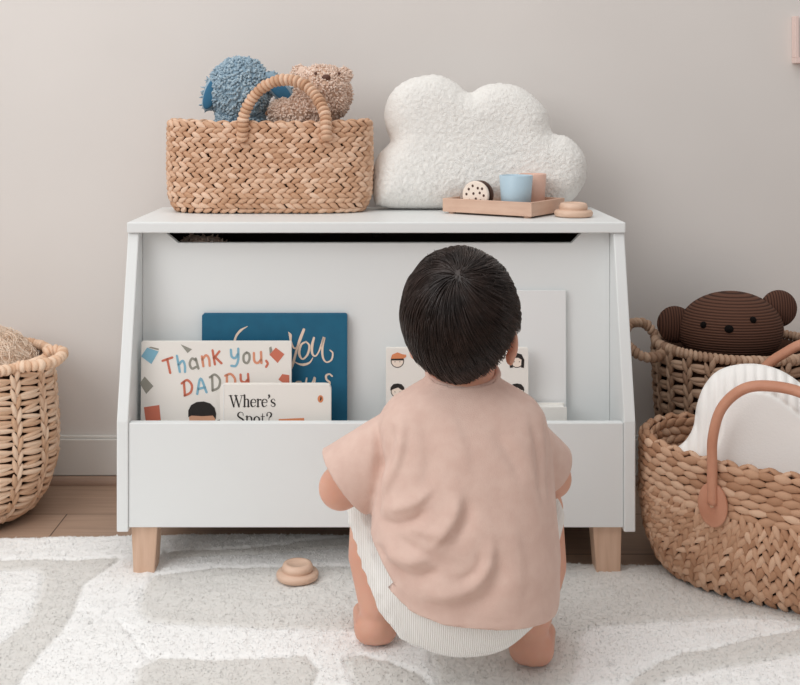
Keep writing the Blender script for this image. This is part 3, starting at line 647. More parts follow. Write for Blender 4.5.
# ------------------------------------------------------------------ corduroy bear
hc = np.array((wx(731.5, 2.085), 2.092, wz(330, 2.085))); br, PBR = thing('teddy_bear', (B3c[0], B3c[1], .02), 'dark brown corduroy teddy bear peeking out of the round rear basket', 'soft toy')
Rb = rotm(-.12, -.05, 0)
mb = MB(); ellipsoid(mb, hc, (.099, .078, .073), Rb, 64, 40); hd = PBR(mb, 'head', M['cord'])
mb = MB(); ellipsoid(mb, (hc[0], hc[1], .15), (.095, .09, .13), None, 40, 28); PBR(mb, 'body', M['cord'])
for px, py, rz_ in ((676, 325, .45), (779.5, 309, -.5)):
    e = np.array((wx(px, 2.10), 2.105, wz(py, 2.10))); mb = MB(); ellipsoid(mb, e, (.035, .020, .036), rotm(0, rz_*-1, 0)); PBR(mb, 'ear', M['cordv'])
def on_head(px, py, off=.001):
    # march from the camera line until the head surface is met: a true point on the head
    o = np.array((0, 0, H)); d = np.array(((px-CX)/F, 1, (CY-py)/F)); Ri = Rb.T; a = (Ri@(o-hc))/np.array((.099, .078, .073)); b = (Ri@d)/np.array((.099, .078, .073))
    A = b@b; B = 2*a@b; C = a@a-1; t = (-B-math.sqrt(max(B*B-4*A*C, 0)))/(2*A); return o+d*t
for px, py in ((703.5, 325), (753, 320)):
    mb = MB(); ellipsoid(mb, on_head(px, py), (.0062, .005, .0066), None, 16, 10); child(mb, 'eye', M['black'], hd, (B3c[0], B3c[1], .02))
mb = MB(); ellipsoid(mb, on_head(729, 329), (.0085, .006, .0075), None, 16, 10); child(mb, 'nose', M['black'], hd, (B3c[0], B3c[1], .02))

# ------------------------------------------------------------------ inflated pillows
def inflate(outline, thick, step, rnd, tex=None):
    P = catmull(outline+[outline[0]], 10)[:-1]; x0, y0 = P.min(0)-step*2; x1, y1 = P.max(0)+step*2
    xs = np.arange(x0, x1, step); ys = np.arange(y0, y1, step); X, Y = np.meshgrid(xs, ys); ins = inpoly(X, Y, P)
    A = P; B = np.roll(P, -1, 0); D = np.full(X.shape, 9.); NX = np.zeros(X.shape); NY = np.zeros(X.shape)
    for a, b in zip(A, B):
        d = b-a; t = np.clip(((X-a[0])*d[0]+(Y-a[1])*d[1])/(d@d+1e-15), 0, 1); qx = a[0]+t*d[0]; qy = a[1]+t*d[1]; dd = np.hypot(X-qx, Y-qy)
        m = dd < D; D[m] = dd[m]; NX[m] = qx[m]; NY[m] = qy[m]
    cellin = ins[:-1, :-1] | ins[1:, :-1] | ins[:-1, 1:] | ins[1:, 1:]
    # smooth distance field a little so the medial ridge is round
    Ds = np.where(ins, D, 0)
    X2 = np.where(ins, X, NX); Y2 = np.where(ins, Y, NY)
    Hh = thick*np.sqrt(np.clip(1-(1-np.clip(Ds/rnd, 0, 1))**2, 0, 1))
    K = Hh**2
    for _ in range(int(.012/step)+2): K[1:-1, 1:-1] = np.where(ins[1:-1, 1:-1], (K[:-2, 1:-1]+K[2:, 1:-1]+K[1:-1, :-2]+K[1:-1, 2:])/4, 0)
    Hh = np.sqrt(np.clip(K, 0, None)); Hh[~ins] = 0
    if tex is not None: Hh = Hh+tex(X, Y, Ds)*(np.clip(Hh/(thick*.3), 0, 1))
    idx = -np.ones(X.shape, int); V = []; Fq = []
    used = np.zeros(X.shape, bool); used[:-1, :-1] |= cellin; used[1:, :-1] |= cellin; used[:-1, 1:] |= cellin; used[1:, 1:] |= cellin
    n = used.sum(); idx[used] = np.arange(n); top = np.stack([X2[used], Hh[used], Y2[used]], 1); idb = idx.copy(); inb = ins & used; idb[inb] = n+np.arange(inb.sum())
    bot = np.stack([X2[inb], -Hh[inb], Y2[inb]], 1); V = np.vstack([top, bot])
    for j, i in zip(*np.nonzero(cellin)):
        qd = (idx[j, i], idx[j, i+1], idx[j+1, i+1], idx[j+1, i]); Fq.append(qd); Fq.append((idb[j, i], idb[j+1, i], idb[j+1, i+1], idb[j, i+1]))
    return V, Fq            # plane x-z, thickness along y
# cloud pillow
YC = 2.165
oc = [(wx(x, YC), wz(y, YC)) for x, y in ((376, 203), (373, 186), (374, 168), (380, 152), (391, 141), (387, 128), (385, 112), (390, 95), (403, 82), (421, 75.5), (440, 74.5), (457, 82), (470, 92), (484, 85), (502, 82.5), (521, 86.5), (537, 98), (548, 112), (552, 131), (566, 135), (578, 145), (585, 158), (585, 175), (578, 190), (566, 201), (545, 205), (500, 206.5), (440, 206.5), (395, 206))]
V, Fq = inflate(oc, .052, .0028, .055, lambda X, Y, D: 0)
V = V+np.c_[np.zeros(len(V)), sines(V, 9, 55, 2)*.0012*(np.abs(V[:, 1]) > .004)+rng.uniform(-.0013, .0013, len(V)), np.zeros(len(V))]
zmin = V[:, 2].min(); V[:, 1] *= 1+.18*np.clip((.14-(V[:, 2]-zmin))/.14, 0, 1)
ang = math.radians(8); V[:, 2] -= zmin; V = np.stack([V[:, 0], V[:, 1]*math.cos(ang)+V[:, 2]*math.sin(ang), V[:, 2]*math.cos(ang)-V[:, 1]*math.sin(ang)], 1)
V[:, 2] -= V[:, 2].min(); V[:, 1] += YC-.055; V[:, 0] = (V[:, 0]-.17)*.985+.166; V[:, 2] = V[:, 2]*1.0+ZT+.0005
mb = MB(); mb.add(V, Fq); o = mb.build('cloud_pillow', M['cloud'], loc=(float(V[:, 0].mean()), YC, ZT)); tag(o, 'white fluffy cloud-shaped pillow leaning on the wall on top of the bookshelf', 'pillow')
print('cloud y', V[:, 1].min(), V[:, 1].max())
# quilted white cushion in the market basket
YQ = 1.745
oq = [(wx(x, YQ), wz(y, YQ)) for x, y in ((675, 458), (688, 447), (696, 432), (699, 412), (706, 392), (719, 376), (738, 368), (760, 366), (781, 371), (799, 382), (822, 402), (838, 430), (845, 465), (838, 510), (800, 540), (730, 540), (695, 510), (676, 480))]
def quilt(X, Y, D):
    t = np.clip((D-.040)/.004, 0, 1); ridge = .0062*np.abs(np.sin(PI*X/.0155))**.6
    return (ridge-.001)*(1-t)-.0035*np.exp(-((D-.042)/.0025)**2)*(Y > .19)+t*.004*(Y > .19)
V, Fq = inflate(oq, .034, .0025, .05, quilt)
x0c = V[:, 0].mean(); z0 = V[:, 2].min(); ang = math.radians(14); Z = V[:, 2]-.25; rz2 = -.30
Yn = V[:, 1]*math.cos(ang)+Z*math.sin(ang); Zn = Z*math.cos(ang)-V[:, 1]*math.sin(ang)+.25; Xn = V[:, 0]-x0c
V = np.stack([x0c+Xn*math.cos(rz2)-Yn*math.sin(rz2), YQ+Xn*math.sin(rz2)+Yn*math.cos(rz2), Zn], 1)
V[:, 2] = np.maximum(V[:, 2], .03)
mb = MB(); mb.add(V, Fq); o = mb.build('quilted_cushion', M['cushion'], loc=(float(x0c), YQ, .04)); tag(o, 'white quilted cushion with channel-stitched border standing in the leather-handled basket', 'cushion')

# ------------------------------------------------------------------ soft toys in the top basket
def furball(parts, size=.004, noise=.003, seed=1):
    mb = MB()
    for c, s, R in parts: ellipsoid(mb, c, s, R)
    V, N, Fc = remesh(mb, size, 3); V = V+N*(sines(V, seed, 180, 2)*noise)[:, None]; return V, N, Fc
zb = ZT+.018
t1, PT = thing('plush_puppy', (-.262, 2.085, zb), 'pale blue fluffy plush toy with floppy blue-lined ears, left side of the seagrass basket', 'soft toy')
c1 = np.array((wx(240, 2.08), 2.085, wz(90, 2.08)))
V, N, Fc = furball([(c1, (.056, .052, .062), None), (c1+(0, 0, -.09), (.05, .045, .075), None)], seed=2)
mb = MB(); mb.add(V, Fc); PT(mb, 'body', M['bluebase'])
mb = MB(); s_ = V[:, 2] > .72; tufts(mb, V[s_], N[s_], 3200, .0085, .0062); PT(mb, 'fleece', M['blue'])
for px, py, ry, sx in ((213, 91, .35, -1), (279, 88, -.75, 1)):
    e = np.array((wx(px, 2.07), 2.072, wz(py, 2.07))); R = rotm(0, ry, 0); V, N, Fc = furball([(e, (.018, .011, .041), R)], .003, .0015, 3)
    mb = MB(); mb.add(V, Fc); tufts(mb, V[N[:, 1] > -.1], N[N[:, 1] > -.1], 160, .009, .004); ear = PT(mb, 'ear', M['blue'])
    mb = MB(); ellipsoid(mb, e+np.array((.002*sx, -.010, -.004)), (.0125, .005, .032), R); child(mb, 'ear_lining', M['navy'], ear, (-.262, 2.085, zb))
t2, PT = thing('plush_bear', (-.12, 2.085, zb), 'beige curly plush bear with small brown nose, right side of the seagrass basket', 'soft toy')
c1 = np.array((wx(322, 2.08), 2.088, wz(94, 2.08)))
V, N, Fc = furball([(c1, (.054, .05, .055), None), (c1+(.012, -.026, .012), (.028, .028, .026), None), (c1+(-.03, 0, -.10), (.07, .048, .075), None), (c1+(-.055, -.02, -.035), (.045, .03, .03), None)], seed=5)
mb = MB(); mb.add(V, Fc); PT(mb, 'body', M['beigebase'])
mb = MB(); s_ = V[:, 2] > .72; tufts(mb, V[s_], N[s_], 3600, .0075, .0052); PT(mb, 'fleece', M['beige'])
mb = MB(); ellipsoid(mb, c1+(-.042, .0, .036), (.018, .010, .018)); Vt = np.vstack(mb.v); tufts(mb, Vt, (Vt-c1)/.05, 150, .007, .004); PT(mb, 'ear', M['beige'])
mb = MB(); ellipsoid(mb, c1+(.040, .008, .036), (.016, .010, .014)); Vt = np.vstack(mb.v); tufts(mb, Vt, (Vt-c1)/.05, 150, .007, .004); PT(mb, 'ear', M['beige'])
mb = MB(); ellipsoid(mb, c1+(.010, -.050, .030), (.0085, .006, .006)); PT(mb, 'nose', M['nose'])
for s in (-1, 1):
    mb = MB(); ellipsoid(mb, c1+(.012+s*.022, -.043, .030-.008*s*0+.008), (.003, .003, .003)); PT(mb, 'eye', M['nose'])
# a soft toy inside the box, seen through the finger slot
V, N, Fc = furball([((-.33, 2.02, .20), (.055, .075, .085), None), ((-.33, 2.02, .36), (.05, .07, .11), None), ((-.325, 1.985, .50), (.06, .05, .046), None)], .006, .004, 8)
mb = MB(); mb.add(V, Fc); V2_ = V[V[:, 2] > .46]; N2_ = N[V[:, 2] > .46]; tufts(mb, V2_, N2_, 400, .009, .005); V_ = mb
o = mb.build('stuffed_toy', M['beige'], loc=(-.33, 2.02, .11)); tag(o, 'pale fluffy stuffed toy inside the toy box, glimpsed through the slot at left', 'soft toy')

# ------------------------------------------------------------------ tray, cups, biscuit, lids
A = np.array((wx(442.5, 2.03), 2.03)); B = np.array((wx(531.5, 1.925), 1.925)); d = B-A; LA = np.linalg.norm(d); d /= LA; nrm = np.array((-d[1], d[0])); LB = .136
rzT = math.atan2(d[1], d[0]); base = (float(A[0]), float(A[1]), ZT); tr, _ = thing('wooden_tray', base, 'pale wooden toy tray angled on the shelf top, holding cups and a biscuit', 'tray'); tr.rotation_euler.z = rzT
z0, z1 = .0035, .0285
mb = MB(); box(mb, .0015, LA-.0015, .0015, LB-.0015, z0+.0008, z0+.006); mb.build('tray_floor', M['tray'], tr, smooth=False)
for x0, x1, y0, y1 in ((0, LA, 0, .007), (0, LA, LB-.007, LB), (0, .007, .007, LB-.007), (LA-.007, LA, .007, LB-.007)):
    mb = MB(); box(mb, x0, x1, y0, y1, z0 if 1 else 0, z1); mb.build('tray_side', M['tray'], tr, smooth=False, bevel=.001)
for x, y in ((.014, .012), (LA-.014, .012), (.014, LB-.012), (LA-.014, LB-.012)):
    mb = MB(); lathe(mb, [(.006, 0), (.007, .001), (.007, .0040)], (x, y, 0), 14); mb.build('foot', M['tray'], tr, smooth=False)
def trayp(a, b): p = A+d*a+nrm*b; return (float(p[0]), float(p[1]))
def cup(px, Yc, r0, r1, h, m, nm, label, n=32):
    x, y = px, Yc; o = MB(); lathe(o, [(r0*.9, 0), (r0, .002), (r1, h-.001), (r1-.001, h), (r1-.0035, h-.001), (r0-.003, .004), (.002, .004)], (0, 0, 0), n)
    ob = o.build(nm, m, smooth=n > 8); ob.location = (x, y, ZT+.0100); tag(ob, label, 'cup'); return ob
yc1 = 1.985; cup(wx(516, yc1), yc1, .026, .0305, .064, M['cupblue'], 'toy_cup', 'pale blue tapered toy cup standing on the wooden tray')
yc2 = 2.030; o = cup(wx(533, yc2), yc2+.004, .021, .0255, .064, M['cuppink'], 'toy_cup', 'peach pink toy cup behind the pale blue cup on the tray')
# sandwich biscuit standing on its edge
yb = 2.005; ck, _ = thing('toy_biscuit', (wx(479, yb), yb+.01, ZT+.0100), 'toy sandwich biscuit, cream front with dark chips, on edge in the tray', 'toy food')
ck.rotation_euler.z = -.5
rr = .026
def disk(y0, y1, r, m, nm, bev=.002):
    mb = MB(); a = np.linspace(0, 2*PI, 40, endpoint=False); R = [np.stack([q_*np.cos(a), np.full(40, y), q_*np.sin(a)+rr], 1) for y, q_ in ((y0, r-bev), (y0+bev, r), (y1-bev, r), (y1, r-bev))]
    loft(mb, R); return mb.build(nm, m, ck, smooth=False)
fr = disk(-.016, -.008, rr, M['cream'], 'cream_disc'); disk(-.008, .003, rr-.003, M['choc'], 'filling'); disk(.003, .012, rr, M['choc'], 'biscuit_disc')
mb = MB()
for u, v in [(a_*.78, b_*.78) for a_, b_ in ((-.016, .014), (-.004, .004), (.012, .006), (-.006, .022), (.007, .017), (.018, .016), (-.022, .002), (.022, .0), (.002, -.008), (-.014, -.012), (.014, -.012), (0, -.024))]:
    ellipsoid(mb, (u, -.0163, v+rr), (.0023, .0008, .0026), None, 10, 6)
mb.build('chips', M['choc'], fr)
def wlid(x, y, z, r, label, tilt=0):
    prof = [(r*.86, 0), (r*.97, .002), (r, .006), (r, .009), (r*.93, .0125), (r*.72, .0135), (r*.70, .0145), (r*.74, .0165), (r*.72, .022), (r*.66, .0265), (r*.5, .028), (r*.46, .0262), (.002, .0255)]
    s = r/.034*.9; prof = [(a, b*s) for a, b in prof]
    mb = MB(); lathe(mb, prof, (0, 0, 0), 48); ob = mb.build('wooden_cup_lid', M['toywood']); ob.location = (x, y, z); tag(ob, label, 'toy'); return ob
wlid(wx(573.5, 1.965), 1.965, ZT+.0005, .0345, 'round pale wooden toy lid on the shelf top beside the tray')
yr = 1.778; wlid(wx(297.5, yr), yr, .0105, .0345, 'round pale wooden toy lid lying on the rug in front of the shelf')

# ------------------------------------------------------------------ small white frame on the wall
fx0 = wx(792.5, 2.27); fx1 = fx0+.11; fz0 = wz(63.5, 2.27); fz1 = wz(16.5, 2.27)
fr, PF = thing('picture_frame', (fx0+.055, WALLY, fz0), 'small white frame hung on the wall at the top right edge', 'frame')
mb = MB(); box(mb, fx0, fx0+.008, WALLY-.02, WALLY-.0005, fz0+.012, fz1); PF(mb, 'frame_side', M['pinkish'], smooth=False, bevel=.001)
mb = MB(); box(mb, fx1-.008, fx1, WALLY-.02, WALLY-.0005, fz0+.012, fz1); PF(mb, 'frame_side', M['pinkish'], smooth=False, bevel=.001)
mb = MB(); box(mb, fx0, fx1, WALLY-.022, WALLY-.0005, fz0, fz0+.0118); PF(mb, 'frame_bottom', M['pinkish'], smooth=False, bevel=.001)
mb = MB(); box(mb, fx0+.0085, fx1-.0085, WALLY-.006, WALLY-.0005, fz0+.0122, fz1-.002); PF(mb, 'backing', M['wall'], smooth=False)

# ------------------------------------------------------------------ child
ROOT = (.108, 1.50, .010); kid, PK = thing('person', ROOT, 'toddler in peach t-shirt and white knit shorts squatting on the rug, back turned', 'person')
HC = np.array((.106, 1.458, .498))
def hand(mb, W, fw, dn, sd, s=1.):
    """W wrist, fw forward, dn towards the palm side, sd towards the thumb"""
    W = np.array(W, float); fw = np.array(fw, float)/np.linalg.norm(fw); dn = np.array(dn, float); dn = dn-fw*(fw@dn); dn /= np.linalg.norm(dn); sd = np.cross(fw, dn)*s
    for k in (-.011, 0, .011): capsule(mb, W+sd*k*.6, W+fw*.036+sd*k*1.1, .0105, .0095, 12)
    for k, L in ((.0165, .030), (.0055, .034), (-.0055, .032), (-.0165, .026)):
        p = W+fw*.034+sd*k; a = p+(fw*.9+dn*.35)*L*.5; b = a+(fw*.45+dn*.9)*L*.38; c = b+(dn*1.0-fw*.05)*L*.28
        capsule(mb, p, a, .0062, .0058, 10); capsule(mb, a, b, .0058, .0053, 10); capsule(mb, b, c, .0053, .0046, 10)
    p = W+fw*.010+sd*.012; a = p+(fw*.55+sd*.75+dn*.2)*.020; b = a+(fw*.85+sd*.2+dn*.35)*.017
    capsule(mb, p, a, .0088, .0070, 10); capsule(mb, a, b, .0070, .0056, 10)
def foot(mb, heel, dirx):
    hx, hy = heel; f = np.array((math.sin(dirx), math.cos(dirx), 0)); s = np.array((math.cos(dirx), -math.sin(dirx), 0)); o = np.array((hx, hy, .0))
    capsule(mb, o+(0, 0, .036), o+f*.012+(0, 0, .052), .026, .024, 18)
    for k in (-.010, .010): capsule(mb, o+s*k+(0, 0, .032), o+f*.075+s*k*1.7+(0, 0, .023), .0215, .0135, 14)
    capsule(mb, o+(0, 0, .05), o+f*.06+(0, 0, .024), .020, .014, 14)
    ins = -1 if dirx < 0 else 1
    for j, k in enumerate(np.linspace(-.022, .022, 5)):
        big = j if ins < 0 else 4-j     # big toe on the inner side
        r = [.0065, .007, .0072, .0078, .011][big] if ins < 0 else [.0065, .007, .0072, .0078, .011][big]
        L = .092+[-.004, .002, .005, .007, .008][big]; capsule(mb, o+f*.08+s*k+(0, 0, .021), o+f*L+s*k*1.03+(0, 0, .019), r, r*.9, 10)
KL, KR = (-.003, 1.615, .19), (.228, 1.60, .19); AL, AR = (-.006, 1.560, .062), (.208, 1.502, .062)
mb = MB()
for a, b, ra, rb in (((.108, 1.44, .15), (.108, 1.445, .24), .075, .075), ((.108, 1.445, .24), (.112, 1.46, .33), .075, .066), ((.05, 1.462, .345), (.172, 1.462, .345), .034, .034),
                     ((.112, 1.468, .36), (.111, 1.462, .43), .041, .043), ((.06, 1.44, .13), KL, .055, .041), ((.158, 1.44, .13), KR, .055, .041),
                     (KL, (KL[0]*.5+AL[0]*.5-.006, 1.588, .125), .040, .036), ((KL[0]*.5+AL[0]*.5-.006, 1.588, .125), AL, .036, .024), (KR, (.230, 1.555, .125), .040, .036), ((.230, 1.555, .125), AR, .036, .025),
                     ((.04, 1.464, .345), (-.054, 1.505, .252), .034, .031), ((-.054, 1.505, .252), (-.034, 1.585, .243), .031, .020),
                     ((.185, 1.464, .345), (.240, 1.530, .257), .034, .029), ((.240, 1.530, .257), (.240, 1.58, .245), .029, .020)):
    capsule(mb, a, b, ra, rb)
hand(mb, (-.034, 1.585, .249), (.22, 1, -.03), (0, -.1, -1), 0, -1); hand(mb, (.240, 1.580, .250), (-.12, 1, -.03), (0, -.1, -1), 0, 1)
foot(mb, AL[:1]+(1.558,), -.06); foot(mb, AR[:1]+(1.499,), .20)
# head: skull, cheeks, chin, nose, lips, ears; turned a little on the neck
HR = rotm(0, 0, -.28); hp_ = lambda x, y, z: HC+HR@np.array((x, y, z))
ellipsoid(mb, HC, (.071, .080, .079), HR, 40, 28)
ellipsoid(mb, hp_(0, .022, -.030), (.060, .058, .052), HR, 32, 20)
for s in (-1, 1):
    ellipsoid(mb, hp_(s*.032, .052, -.030), (.024, .024, .024))
    ellipsoid(mb, hp_(s*(.0715 if s > 0 else .064), .002, -.034), (.0065, .0145, .0215), HR@rotm(.15, 0, s*.45)); ellipsoid(mb, hp_(s*(.069 if s > 0 else .062), -.003, -.052), (.006, .009, .010))
ellipsoid(mb, hp_(0, .066, -.058), (.018, .016, .012)); ellipsoid(mb, hp_(0, .0845, -.020), (.0085, .009, .008)); capsule(mb, hp_(0, .076, .002), hp_(0, .083, -.016), .006, .007, 12)
ellipsoid(mb, hp_(0, .080, -.0415), (.013, .006, .0028), HR); ellipsoid(mb, hp_(0, .0785, -.0475), (.011, .0065, .003), HR)
V, N, Fc = remesh(mb, .0026, 4, .5)
mb = MB(); mb.add(V, Fc); body = PK(mb, 'body', M['skin'])
for s in (-1, 1):
    mb = MB(); ellipsoid(mb, hp_(s*.027, .0725, -.004), (.0105, .006, .0055), HR@rotm(0, 0, -s*.25)); PK(mb, 'eye', M['paper'])
    mb = MB(); ellipsoid(mb, hp_(s*.0265, .0765, -.004), (.0048, .0032, .0048)); PK(mb, 'iris', M['ink'])
    mb = MB(); tube(mb, catmull([hp_(s*a, y, z) for a, y, z in ((.014, .0795, .012), (.026, .077, .017), (.040, .068, .013))], 6), .0018, 8); PK(mb, 'eyebrow', M['hair'])
mb = MB(); tube(mb, catmull([hp_(a, y, z) for a, y, z in ((-.014, .081, -.0435), (0, .0865, -.0450), (.014, .081, -.0435))], 6), .0014, 8); PK(mb, 'lips', mat('lips', (206, 122, 110), .5))

# hair: a shaped cap plus combed strands flowing away from the crown
HS = np.array((.0795, .0885, .0905)); HHC = HC+np.array((0.001, -.004, .002))
pole = np.array((-.08, -.66, .66)); pole /= np.linalg.norm(pole); e1 = np.cross(pole, (1., 0, 0)); e1 /= np.linalg.norm(e1); e2 = np.cross(pole, e1)
def hair_lim(az):            # az: 0 at the back of the head, pi at the face; returns the lowest elevation with hair
    return np.interp(np.abs(az), [0, .55, 1.0, 1.35, 1.55, 1.85, 2.2, 2.6, PI], [-1.30, -1.15, -.80, -.42, -.10, -.35, .15, .30, .34])
def hair_mask(D):
    D = D@HR; az = np.arctan2(D[:, 0], -D[:, 1]); el = np.arcsin(np.clip(D[:, 2], -1, 1)); return el-hair_lim(az)
nu, nv = 180, 110; R = []
for t in np.linspace(-PI/2*.99, PI/2*.99, nv):
    a = np.linspace(0, 2*PI, nu, endpoint=False); D = np.stack([np.cos(a)*math.cos(t), np.sin(a)*math.cos(t), np.full(nu, math.sin(t))], 1)
    m_ = hair_mask(D); k = np.clip(m_/.16+.35, 0, 1)**.6
    pa = np.arctan2(D@e2, D@e1); pt = np.arccos(np.clip(D@pole, -1, 1))
    g = (np.sin(pa*46+pt*5+2*np.sin(pa*5))*.4+np.sin(pa*23+pt*8)*.6)*.0045*np.clip(pt/.5, 0, 1)
    fac = .80+(.975-.80)*k+g*k; fac = fac-.012*np.exp(-(pt/.10)**2)*k
    R.append(HHC+D*HS*fac[:, None])
mb = MB(); loft(mb, R); hair = PK(mb, 'hair', M['hair'])
mb = MB()
for _ in range(6500):
    a = rng.uniform(0, 2*PI); t0 = math.acos(rng.uniform(-.55, 1))*(.15 if rng.random() < .06 else 1); L = rng.uniform(.35, .8); tw = rng.normal()*.16+.75; hh = rng.uniform(.965, 1.005)
    Q = []
    for s in np.linspace(0, 1, 8):
        t = t0+L*s; aa = a+tw*(t-t0)*.6+.12*math.sin(3*a); D = pole*math.cos(t)+(e1*math.cos(aa)+e2*math.sin(aa))*math.sin(t)
        if hair_mask(D[None])[0] < -.03: break
        lift = hh+.012*math.sin(PI*min(s*1.1, 1))-(.014 if s == 0 else 0)-.012*math.exp(-(t/.10)**2)+.012*math.sin(a*9+t*4)*min(t, .5)
        Q.append(HHC+D*HS*lift)
    if len(Q) > 3: w = rng.uniform(.0005, .0011); tube(mb, Q, np.linspace(w, w*.4, len(Q)), 3, False)
for _ in range(40):          # a few fly-away hairs near the crown and nape
    a = rng.uniform(-.5, .5)-PI/2; t = rng.uniform(.3, .9); D = pole*math.cos(t)+(e1*math.cos(a)+e2*math.sin(a))*math.sin(t); D = D if rng.random() < .5 else np.array((-.45+rng.normal()*.12, -.3, .85))
    D = D/np.linalg.norm(D); p = HHC+D*HS*1.0; d = D+rng.normal(size=3)*.9; d -= D*(d@D)*.75; d /= np.linalg.norm(d); s = np.linspace(0, 1, 6)[:, None]
    tube(mb, p+d*s*.012+D*.003*np.sin(PI*s*.8), .00035, 3, False)
child(mb, 'strands', M['hair'], hair, ROOT)

# knit shorts
mb = MB(); ellipsoid(mb, (.108, 1.437, .156), (.117, .092, .094), None, 48, 32)
for K_, rz_ in ((KL, 0), (KR, 0)):
    h0 = np.array((.055 if K_ is KL else .160, 1.45, .142)); e = h0+(np.array(K_)-h0)*.86; capsule(mb, h0, e, .064, .0475, 32)
ellipsoid(mb, (.108, 1.455, .22), (.10, .085, .06))
V, N, Fc = remesh(mb, .004, 8, .5)
V = V+N*(sines(V, 21, 60, 2)*.0018)[:, None]
def cable(V):                # raised cable twists on the child's left hip
    u = (V[:, 2]-.1)*1.0+(V[:, 1]-1.4)*.3; w = V[:, 0]+.5*(V[:, 2]-.14); o = np.zeros(len(V))
    for w0 in (-.020, .010): 
        q_ = (w-w0)/.010; o += np.exp(-(q_+.55*np.sin(u*170))**2*2)*.003+np.exp(-(q_-.55*np.sin(u*170))**2*2)*.003
    return o*(V[:, 0] < .05)
V = V+N*cable(V)[:, None]
mb = MB(); mb.add(V, Fc); PK(mb, 'knit_shorts', M['knit'])

# t-shirt
mb = MB(); rings = []
for z, cx, hw, cy, hd in ((.07, .113, .108, 1.436, .094), (.10, .113, .114, 1.436, .097), (.14, .113, .121, 1.437, .101), (.19, .112, .124, 1.44, .102), (.25, .111, .121, 1.446, .096), (.30, .1115, .117, 1.454, .088), (.345, .112, .113, 1.461, .079), (.366, .1125, .108, 1.464, .071), (.383, .1125, .096, 1.466, .062), (.397, .112, .072, 1.467, .054), (.409, .112, .050, 1.467, .046), (.43, .111, .044, 1.466, .042), (.45, .111, .044, 1.466, .041)):
    t = np.linspace(0, 2*PI, 72, endpoint=False); c, s = np.cos(t), np.sin(t); n = 2/2.35
    rings.append(np.stack([cx+hw*np.sign(c)*abs(c)**n, cy+hd*np.sign(s)*abs(s)**n, np.full(72, z)], 1))
loft(mb, rings)
cl = np.array((-.047, 1.492, .268)); dl = np.array((-.79, .02, -.61)); dl /= np.linalg.norm(dl)
cr = np.array((.228, 1.515, .277)); dr = np.array((.55, .50, -.67)); dr /= np.linalg.norm(dr)
capsule(mb, (.042, 1.466, .333), cl+dl*.03, .044, .054, 36); capsule(mb, (.180, 1.466, .333), cr+dr*.03, .043, .043, 36)
V, N, Fc = remesh(mb, .0035, 8, .5)
back = np.clip(-N[:, 1]*1.3, 0, 1)
def fold(V, pts, amp, w, asym=0.):
    """a pressed-in or raised crease running along a line on the cloth; fades at its ends, steeper on one side"""
    best = np.full(len(V), 9.); U = np.zeros(len(V)); sg = np.zeros(len(V)); n = len(pts)-1
    for k, (a, b) in enumerate(zip(pts[:-1], pts[1:])):
        a = np.array(a); b = np.array(b); d = b-a; dx = V[:, 0]-a[0]; dz = V[:, 2]-a[1]; u = np.clip((dx*d[0]+dz*d[1])/(d@d), 0, 1); dd = np.hypot(dx-u*d[0], dz-u*d[1])
        m = dd < best; best[m] = dd[m]; U[m] = (k+u[m])/n; sg[m] = np.sign(dx*d[1]-dz*d[0])[m]
    ww = w*(1+asym*sg); return amp*np.exp(-(best/ww)**2)*np.clip(np.sin(PI*np.clip(U, .03, .97))*1.3, 0, 1)
sp = lambda L: [((310+x*.4596-380)/800, H-(370+y*.4596-113)/800) for x, y in L]
W_ = np.zeros(len(V))
for pts, amp, w in (
    ([(205, 120), (200, 190), (175, 260), (140, 320)], .006, .008), ([(180, 140), (172, 200), (150, 260)], -.006, .007),
    ([(270, 260), (225, 300), (150, 330)], .005, .007), ([(262, 300), (210, 335), (140, 350)], -.006, .006),
    ([(322, 262), (318, 310), (290, 350), (262, 380)], .006, .008), ([(345, 270), (335, 330), (300, 380)], -.005, .008),
    ([(270, 395), (210, 415), (150, 400)], .007, .009), ([(290, 415), (230, 440), (160, 430)], -.006, .007),
    ([(392, 350), (386, 410), (350, 455), (290, 475), (200, 480)], .007, .009), ([(412, 370), (402, 440), (360, 485), (260, 505)], -.005, .010), ([(370, 380), (360, 420), (310, 450)], -.004, .008),
    ([(240, 110), (260, 200), (240, 300)], -.003, .012), ([(400, 140), (440, 200), (470, 260)], -.003, .010), ([(420, 150), (470, 190), (500, 240)], .002, .008),
    ([(490, 120), (505, 190), (510, 260), (520, 330)], -.005, .007), ([(440, 330), (450, 420), (440, 520)], .002, .014), ([(148, 400), (160, 425)], -.007, .007),
    ([(300, 100), (330, 170), (345, 240)], .002, .012)):
    cp_ = catmull(sp(pts), 5) if len(pts) > 2 else sp(pts); W_ += fold(V, cp_, amp*1.05, w*1.05, .45 if amp > 0 else -.3)
for k_ in range(16):          # finer pulls fanning out from the left armpit
    a_ = -.1-1.25*k_/15+rng.normal()*.05; L1 = rng.uniform(.03, .05); L2 = L1+rng.uniform(.04, .09); o_ = np.array((-.005, .262-.0045*k_)); d_ = np.array((math.cos(a_), math.sin(a_)))
    W_ += fold(V, [o_+d_*L1*.3, o_+d_*(L1+L2)/2+np.array((0, -.004)), o_+d_*L2+np.array((0, .004))], rng.choice((-1, 1))*rng.uniform(.0008, .0020), rng.uniform(.003, .006))
P8 = lambda L: [((x-380)/760, H-(y-113)/760) for x, y in L]
Wc = fold(V, P8([(374, 408), (378, 440), (379, 475), (376, 515)]), -.008, .005)+fold(V, P8([(379, 450), (378, 480), (374, 525)]), -.007, .006)+fold(V, P8([(546, 410), (549, 450), (548, 505)]), -.009, .005)
